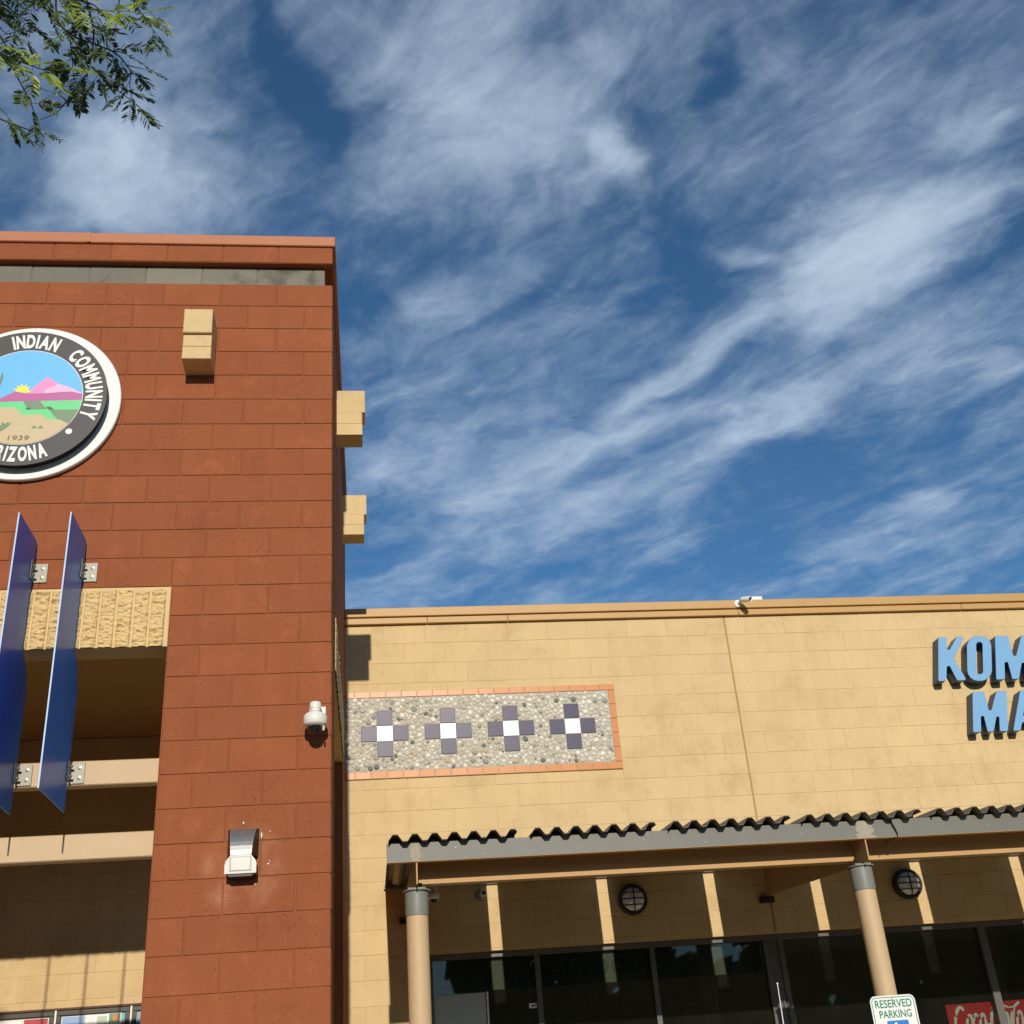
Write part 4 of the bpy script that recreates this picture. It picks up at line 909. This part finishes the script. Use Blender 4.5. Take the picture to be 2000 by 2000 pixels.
script(sm(50, 310), 5.565, zb, .26, .010)
script(sm(30, 390)+[(.15, .10), (.20, .06)], 5.630, zb, .26, .010)
script([(-.08, .40), (.0, .43), (.10, .40)], 5.690, zb, .26, .008)
script(arc(.10, .50, .19, .50, 60, 320)+[(.36, .25)], 5.735, zb, .26, .012)
script([(-.25, .98), (-.05, 1.02), (.15, .95), (.35, .88), (.55, .93), (.70, 1.04)], 5.80, zb, .26, .009)
script(sm(80, 440), 5.850, zb, .26, .010)
script([(.0, .02), (.02, .3), (.05, .7), (.10, .98), (.16, .9), (.12, .6), (.08, .25), (.12, .03), (.2, .08)], 5.895, zb, .26, .009)
script(sm(30, 390)+[(.15, .10), (.22, .06)], 5.985, zb, .26, .010)
M['pale'] = mat('pale_panel', (.44, .50, .50), .5)
b = MB(); b.box(.748, 1.192, D+.088, D+.0935, 1.2, 2.445, .002); b.mi = 1; b.box(1.200, 1.216, D+.086, D+.0938, 1.3, 2.450, .002)
tag(b.build('display_panel', ['pale', 'white']), 'pale grey panel covering the lower left window beside the column', 'panel')
t = thing('door_sticker', (1.63, D+.09, 2.30), 'small white sticker on the glass below the F of the sign band', 'sticker')
b = MB(); b.box(1.565, 1.632, D+.0895, D+.0905, 2.293, 2.333); b.build('sticker', 'white', t)
b = MB(); b.box(1.585, 1.622, D+.0885, D+.0893, 2.308, 2.318); b.build('slot_mark', 'black', t)

# ------------------------------------------------------------------ reserved parking sign
t = thing('parking_sign', (3.556, .8, 0), 'green and white reserved parking sign on a steel post', 'road sign')
sx0, sx1, sz0, sz1, sy = 3.404, 3.709, 1.579, 2.036, .80
rr = lambda x0, x1, z0, z1, q: round_poly([(x0, z0), (x1, z0), (x1, z1), (x0, z1)], q, 6)
b = MB(); b.prism(rr(sx0, sx1, sz0, sz1, .038), XZ(sy), 0, .003); b.build('panel', 'signwhite', t)
b = MB(); o_, i_ = rr(sx0+.009, sx1-.009, sz0+.009, sz1-.009, .030), rr(sx0+.0135, sx1-.0135, sz0+.0135, sz1-.0135, .0255); n = len(o_)
for k in range(n): b.face([(o_[k-1][0], sy-.0006, o_[k-1][1]), (o_[k][0], sy-.0006, o_[k][1]), (i_[k][0], sy-.0006, i_[k][1]), (i_[k-1][0], sy-.0006, i_[k-1][1])])
b.build('border', 'signgreen', t)
b = MB(); fit_text(b, 'RESERVED', 3.434, 3.682, 1.963, 2.011, sy-.0004, .0004, .014); b.build('printed_word', 'signgreen', t)
b = MB(); fit_text(b, 'PARKING', 3.452, 3.668, 1.902, 1.948, sy-.0004, .0004, .014); b.build('printed_word', 'signgreen', t)
b = MB(); b.prism(rr(3.491, 3.636, 1.740, 1.887, .010), XZ(sy), -.0008, -.0002); b.build('blue_square', 'signblue', t)
b = MB(); hx = 3.549; yy = sy-.0022
b.lathe([(.0005, 0), (.010, 0)], (hx, yy, 1.866), (0, -1, 0), 16, cap=False)
for p in ([(hx, 1.852), (hx, 1.810), (hx+.034, 1.810), (hx+.050, 1.772), (hx+.062, 1.776)], [(hx, 1.834), (hx+.028, 1.834)], [(hx+.036*math.cos(R_(a)), 1.789+.036*math.sin(R_(a))) for a in range(125, 345, 12)]):
    k0 = len(b.v); b.tube([(x, yy, z) for x, z in p], .0045, 6)
    for k in range(k0, len(b.v)): b.v[k] = (b.v[k][0], yy+(b.v[k][1]-yy)*.1, b.v[k][2])
b.build('wheelchair_symbol', 'signwhite', t)
b = MB(); b.box(3.536, 3.576, sy+.0035, sy+.040, 0, 1.99, .002); b.build('post', 'pole', t)
b = MB(); b.lathe([(.001, 0), (.007, 0), (.006, .004), (.001, .005)], (3.556, sy, 2.022), (0, -1, 0), 12); b.lathe([(.001, 0), (.007, 0), (.006, .004), (.001, .005)], (3.556, sy, 1.60), (0, -1, 0), 12); b.build('bolt', 'bolt', t)

# ------------------------------------------------------------------ parked car nose-in below the frame; its aerial rises into view
car = thing('parked_car', (2.0, -3.0, 0), 'silver car parked nose to the kerb with a thin aerial', 'car')
cx = 1.75; y1 = -.35
prof = [(0, .32), (-.02, .62), (-.10, .78), (-.95, .98), (-1.55, 1.42), (-1.9, 1.50), (-2.9, 1.50), (-3.5, 1.36), (-4.15, 1.02), (-4.55, .98), (-4.66, .80), (-4.66, .34), (-4.2, .22), (-.35, .20)]
b = MB(); secs = [(-.90, .0), (-.86, .05), (.86, .05), (.90, 0)]
wd = lambda z: .90 if z < .98 else .90-.30*(z-.98)/.52
vs = []; n = len(prof)
for s in (-1, 1):
    for a, z in prof: vs.append((cx+s*wd(z), y1+a, z))
b.mesh(vs, [(i, (i+1) % n, n+(i+1) % n, n+i) for i in range(n)]+[tuple(range(n)), tuple(range(n, 2*n))[::-1]])
o = b.build('body', 'carpaint', car)
bv = o.modifiers.new('round', 'BEVEL'); bv.width = .05; bv.segments = 3
b = MB(); b.face([(cx-.74, y1-.98, 1.005), (cx+.74, y1-.98, 1.005), (cx+.64, y1-1.53, 1.412), (cx-.64, y1-1.53, 1.412)]); b.v = [(x, y+.004, z+.012) for x, y, z in b.v]; b.build('windscreen', 'dome', car)
for s in (-1, 1):
    b = MB(); q = [(-1.10, 1.0), (-1.62, 1.42), (-3.35, 1.36), (-3.95, 1.02)]
    b.face([(cx+s*(wd(z)+.012), y1+a, z) for a, z in q]); b.build('side_window', 'dome', car)
    b = MB(); b.box(cx+s*.62-.16, cx+s*.62+.16, y1-.07, y1+.012, .64, .76, .02); b.build('headlight', 'lens', car)
for s in (-1, 1):
    for yy in (-.82, -3.75):
        b = MB(); b.lathe([(.20, 0), (.30, .01), (.32, .03), (.32, .19), (.30, .21), (.20, .22)], (cx+s*.70, y1+yy, .33), (s, 0, 0), 28); wh = b.build('wheel', 'rubber', car, smooth=35)
        b = MB(); b.lathe([(.02, .222), (.10, .226), (.20, .218)], (cx+s*.70, y1+yy, .33), (s, 0, 0), 20); b.build('rim', 'alum', wh, smooth=35)
ax, ay = 2.372, -.52-.0
b = MB(); b.tube([(2.36, -.70, .93), (2.352, -.56, 1.86), (2.371, -.51, 2.055)], [.004, .0028, .0022], 6); b.lathe([(.0005, -.006), (.005, -.003), (.0055, .001), (.0005, .006)], (2.3715, -.509, 2.060), (0, 0, 1), 8); b.lathe([(.02, -.02), (.012, .03)], (2.36, -.70, .91), (0, 0, 1), 10); b.build('aerial', 'white', car, smooth=50)

# ------------------------------------------------------------------ mesquite tree at the left, one bough reaching into the picture
tree = thing('mesquite_tree', (-3.4, -7.4, 0), 'mesquite tree with feathery green leaflets hanging into the top left corner', 'tree')
bark = MB(); leaf = MB(); sunlit = MB(); gtw = MB()
def spline(p, n=4):
    p = [Vector(q) for q in p]; out = []
    for i in range(len(p)-1):
        a, b_, c, d = p[max(i-1, 0)], p[i], p[i+1], p[min(i+2, len(p)-1)]
        for k in range(n):
            t = k/n; out.append(.5*((2*b_)+(c-a)*t+(2*a-5*b_+4*c-d)*t*t+(3*b_-a-3*c+d)*t**3))
    return out+[p[-1]]
def leaflet(mb, o, d, nrm, ln, w):
    s = d.cross(nrm).normalized()*w; fold = nrm*w*.35
    mb.mesh([o, o+d*ln*.35+s+fold, o+d*ln*.75+s*.85+fold, o+d*ln, o+d*ln*.75-s*.85+fold, o+d*ln*.35-s+fold, o+d*ln*.5], [(0, 1, 2, 3, 6), (0, 6, 3, 4, 5)])
def pinna(mb, o, d, nrm, ln, pairs, ll, rad):
    g = Vector((0, 0, -1)); pts = []; p = o.copy(); dd = d.copy()
    for k in range(pairs+1):
        pts.append(p.copy()); dd = (dd+g*.05).normalized(); p = p+dd*ln/pairs
    (sunlit if mb is sunlit else bark).tube(pts[::2]+[pts[-1]] if (len(pts)-1) % 2 else pts[::2], rad, 3, cap=False)
    for k in range(1, pairs+1):
        t = (pts[k]-pts[k-1]).normalized(); s = t.cross(nrm).normalized(); sz = ll*(1-.35*abs(k/pairs-.45))*random.uniform(.85, 1.1)
        for sg in (-1, 1):
            if random.random() < .05: continue
            v = (t*random.uniform(.45, .75)+s*sg*.8+nrm*random.uniform(-.25, .25)+g*.15).normalized()
            leaflet(mb, pts[k], v, (nrm+Vector((random.gauss(0, .25), random.gauss(0, .25), random.gauss(0, .25)))).normalized(), sz, sz*.15)
def leafy(mb, pts, step, ln, dens=1.0, start=0.0):
    acc = 0; tot = 0; side = 1
    for i in range(1, len(pts)):
        seg = pts[i]-pts[i-1]; acc += seg.length; tot += seg.length
        if acc < step or tot < start: continue
        acc = 0; side = -side
        if random.random() > dens: continue
        t = seg.normalized(); side_v = t.cross(Vector((0, -.8, .3))).normalized()*side
        for m in range(random.choice((1, 1, 2))):
            d = (t*random.uniform(.2, .8)+side_v*random.uniform(.4, 1)+Vector((random.gauss(0, .35), random.gauss(0, .35), random.gauss(-.35, .3)))).normalized()
            pet = pts[i]+d*.010
            bark.tube([pts[i], pet], .0006, 3, cap=False)
            nrm = (Vector((random.gauss(0, .45), -.75, .45+random.gauss(0, .4)))).normalized()
            pinna(mb, pet, d, nrm, ln*random.uniform(.75, 1.2), random.randint(7, 10), .0235, .0005)
TW=[
[(-0.387,-5.340,3.641),(-0.381,-5.307,3.607),(-0.373,-5.286,3.582),(-0.365,-5.272,3.562),(-0.355,-5.261,3.545),(-0.348,-5.260,3.536)],
[(-0.350,-5.330,3.618),(-0.356,-5.304,3.587),(-0.358,-5.281,3.558),(-0.353,-5.269,3.540),(-0.343,-5.263,3.528),(-0.334,-5.249,3.510),(-0.332,-5.233,3.486),(-0.331,-5.211,3.457)],
[(-0.306,-5.301,3.686),(-0.315,-5.267,3.650),(-0.314,-5.250,3.631),(-0.310,-5.233,3.613),(-0.305,-5.213,3.591),(-0.309,-5.192,3.566),(-0.316,-5.173,3.541),(-0.323,-5.162,3.522),(-0.338,-5.150,3.501),(-0.352,-5.139,3.480),(-0.362,-5.138,3.469),(-0.379,-5.129,3.448),(-0.395,-5.128,3.436),(-0.410,-5.129,3.425)],
[(-0.345,-5.258,3.535),(-0.328,-5.236,3.539),(-0.307,-5.218,3.548),(-0.288,-5.201,3.556),(-0.271,-5.184,3.564),(-0.259,-5.165,3.568),(-0.252,-5.145,3.570),(-0.247,-5.125,3.572),(-0.253,-5.100,3.566),(-0.254,-5.074,3.560)],
[(-0.345,-5.258,3.535),(-0.327,-5.246,3.517),(-0.311,-5.233,3.497),(-0.299,-5.224,3.478),(-0.285,-5.219,3.464),(-0.272,-5.215,3.450),(-0.247,-5.204,3.433),(-0.222,-5.195,3.417),(-0.197,-5.185,3.400)],
[(-0.299,-5.395,3.554),(-0.305,-5.367,3.522),(-0.313,-5.354,3.501),(-0.291,-5.346,3.493),(-0.266,-5.345,3.490),(-0.242,-5.345,3.488),(-0.205,-5.345,3.489),(-0.182,-5.344,3.485),(-0.162,-5.350,3.486)],
[(-0.426,-5.289,3.694),(-0.438,-5.255,3.658),(-0.450,-5.239,3.636),(-0.453,-5.222,3.615),(-0.462,-5.198,3.586),(-0.465,-5.183,3.567)],
[(-0.513,-5.217,3.551),(-0.492,-5.200,3.536),(-0.473,-5.191,3.527),(-0.463,-5.186,3.518),(-0.454,-5.173,3.501),(-0.446,-5.163,3.487),(-0.437,-5.153,3.472),(-0.429,-5.145,3.459),(-0.424,-5.136,3.444),(-0.415,-5.124,3.427),(-0.413,-5.118,3.413)],
[(-0.540,-5.155,3.428),(-0.509,-5.142,3.424),(-0.485,-5.133,3.420),(-0.466,-5.126,3.415),(-0.448,-5.121,3.412),(-0.429,-5.115,3.409),(-0.415,-5.113,3.407)],
[(-0.461,-5.369,3.373),(-0.436,-5.356,3.367),(-0.419,-5.347,3.362),(-0.402,-5.340,3.359),(-0.383,-5.333,3.356),(-0.367,-5.328,3.354),(-0.353,-5.324,3.351),(-0.336,-5.322,3.351),(-0.316,-5.321,3.354)],
[(-0.233,-5.286,3.692),(-0.246,-5.260,3.663),(-0.255,-5.239,3.639),(-0.256,-5.226,3.623),(-0.263,-5.212,3.604),(-0.276,-5.194,3.580)],
[(-0.210,-5.311,3.639),(-0.217,-5.281,3.614),(-0.215,-5.266,3.602),(-0.200,-5.249,3.592),(-0.191,-5.236,3.583),(-0.179,-5.222,3.574)],
[(-0.502,-5.311,3.606),(-0.474,-5.289,3.588),(-0.456,-5.277,3.574),(-0.441,-5.271,3.564),(-0.417,-5.261,3.552),(-0.400,-5.254,3.541)],
[(-0.477,-5.282,3.672),(-0.475,-5.250,3.647),(-0.471,-5.229,3.632),(-0.461,-5.217,3.624),(-0.453,-5.196,3.610),(-0.445,-5.181,3.600)],
[(-0.373,-5.326,3.609),(-0.390,-5.303,3.585),(-0.399,-5.288,3.570),(-0.397,-5.277,3.562),(-0.385,-5.283,3.570),(-0.379,-5.277,3.567)],
[(-0.350,-5.299,3.646),(-0.343,-5.274,3.620),(-0.326,-5.267,3.610),(-0.310,-5.267,3.605),(-0.293,-5.264,3.599),(-0.277,-5.254,3.586),(-0.272,-5.249,3.575)],
[(-0.510,-5.263,3.564),(-0.485,-5.260,3.557),(-0.471,-5.254,3.544),(-0.461,-5.251,3.531),(-0.449,-5.252,3.523)],
[(-0.535,-5.156,3.460),(-0.506,-5.149,3.451),(-0.488,-5.145,3.439),(-0.475,-5.142,3.428),(-0.467,-5.141,3.415)],
[(-0.276,-5.167,3.584),(-0.263,-5.165,3.585),(-0.251,-5.160,3.584)],
[(-0.258,-5.125,3.592),(-0.244,-5.122,3.592),(-0.223,-5.116,3.592)],
[(-0.359,-5.147,3.459),(-0.366,-5.154,3.463),(-0.374,-5.158,3.465),(-0.384,-5.163,3.466)],
]

LIT = (5, 9)
for i, tw_ in enumerate(TW):
    pts = spline(tw_, 4); n = len(pts); r0 = .0024 if len(tw_) > 6 else .0018
    if i in LIT:
        g_ = MB(); g_.tube(pts, [r0*(1-.72*k/n) for k in range(n)], 5); g_.build('sunlit_twig', 'suntwig', tree, smooth=60)
    else: bark.tube(pts, [r0*(1-.72*k/n) for k in range(n)], 5)
    if i in LIT: leafy(sunlit, pts, .018, .050, .9)
    elif i in (8,): leafy(leaf, pts, .034, .042, .5, .30)
    elif i == 2:
        leafy(leaf, pts[:int(n*.72)], .021, .046, .82)
    elif i == 7: leafy(leaf, pts, .028, .044, .65)
    else: leafy(leaf, pts, .024, .046, .64)
    tip = pts[-1]; d = (pts[-1]-pts[-3]).normalized()
    if i not in (2, 10): pinna(sunlit if i in LIT else leaf, tip, d, Vector((.2, -.8, .5)).normalized(), .045, 9, .016, .0005)
# trunk, limbs and the rest of the crown (outside the picture, to the left and behind)
ends = [Vector(t_[0]) for t_ in TW]
hub = Vector((-1.35, -6.0, 4.05))
def limb(p, rad, seg=10):
    s_ = spline(p, 5); n = len(s_); bark.tube(s_, [rad[0]+(rad[1]-rad[0])*k/(n-1) for k in range(n)], seg)
limb([(-3.4, -7.4, -.1), (-3.35, -7.4, .8), (-3.2, -7.3, 1.7), (-3.0, -7.1, 2.4)], (.17, .11), 14)
limb([(-3.0, -7.1, 2.4), (-2.5, -6.8, 3.1), (-1.9, -6.4, 3.7), hub], (.10, .03))
limb([(-3.0, -7.1, 2.4), (-3.5, -6.7, 3.2), (-4.0, -6.2, 4.2), (-4.4, -5.8, 5.0)], (.09, .02))
limb([(-3.05, -7.15, 2.2), (-3.6, -7.9, 3.0), (-4.1, -8.6, 3.9), (-4.5, -9.3, 4.6)], (.08, .02))
limb([(-2.75, -6.95, 2.8), (-2.3, -7.6, 3.5), (-1.7, -8.2, 4.2), (-1.1, -8.8, 4.5)], (.07, .015))
for e in ends[:18]:
    m = hub.lerp(e, .5)+Vector((0, -.1, .05)); pts = spline([hub, m, e], 5); n = len(pts); bark.tube(pts, [.010+(.0024-.010)*k/(n-1) for k in range(n)], 5)
fwd, rt, upv = f, r2, u2
def visible(p):
    v = p-CAM; z = v.dot(fwd)
    return z > .1 and abs(v.dot(rt)/z) < .56 and abs(v.dot(upv)/z) < .56
cnt = 0
def clump(mb, c, rad, n):
    for _ in range(n):
        o = c+Vector((random.gauss(0, rad), random.gauss(0, rad), random.gauss(0, rad*.7))); d = Vector((random.gauss(0, 1), random.gauss(0, 1), random.gauss(-.3, .6))).normalized()
        if visible(o) or visible(o+d*.15) or (o.x > -2.75 and o.z-.365*abs(o.y) > 2.0): continue
        s = d.orthogonal().normalized()
        for k in range(5):
            p = o+d*.03*k
            for sg in (-1, 1): mb.face([p, p+(d*.5+s*sg).normalized()*.045+s.cross(d)*.008, p+(d*.9+s*sg*.7).normalized()*.06, p+d*.02])
for (c, rad, n) in [((-4.4, -5.8, 5.0), .6, 260), ((-4.0, -6.3, 4.5), .6, 260), ((-4.6, -9.2, 4.7), .7, 260), ((-3.9, -8.3, 4.2), .6, 220), ((-1.2, -8.7, 4.5), .5, 200), ((-1.9, -8.0, 4.3), .5, 200), ((-2.9, -7.2, 4.6), .6, 200), ((-1.5, -6.3, 4.05), .3, 120), ((-3.4, -7.6, 5.2), .7, 260), ((-5.0, -7.4, 4.4), .6, 240)]:
    clump(leaf, Vector(c), rad, n)
bark.build('branches', 'bark', tree, smooth=60)
leaf.build('leaves', 'leaf', tree); sunlit.build('sunlit_leaves', 'sunleaf', tree)
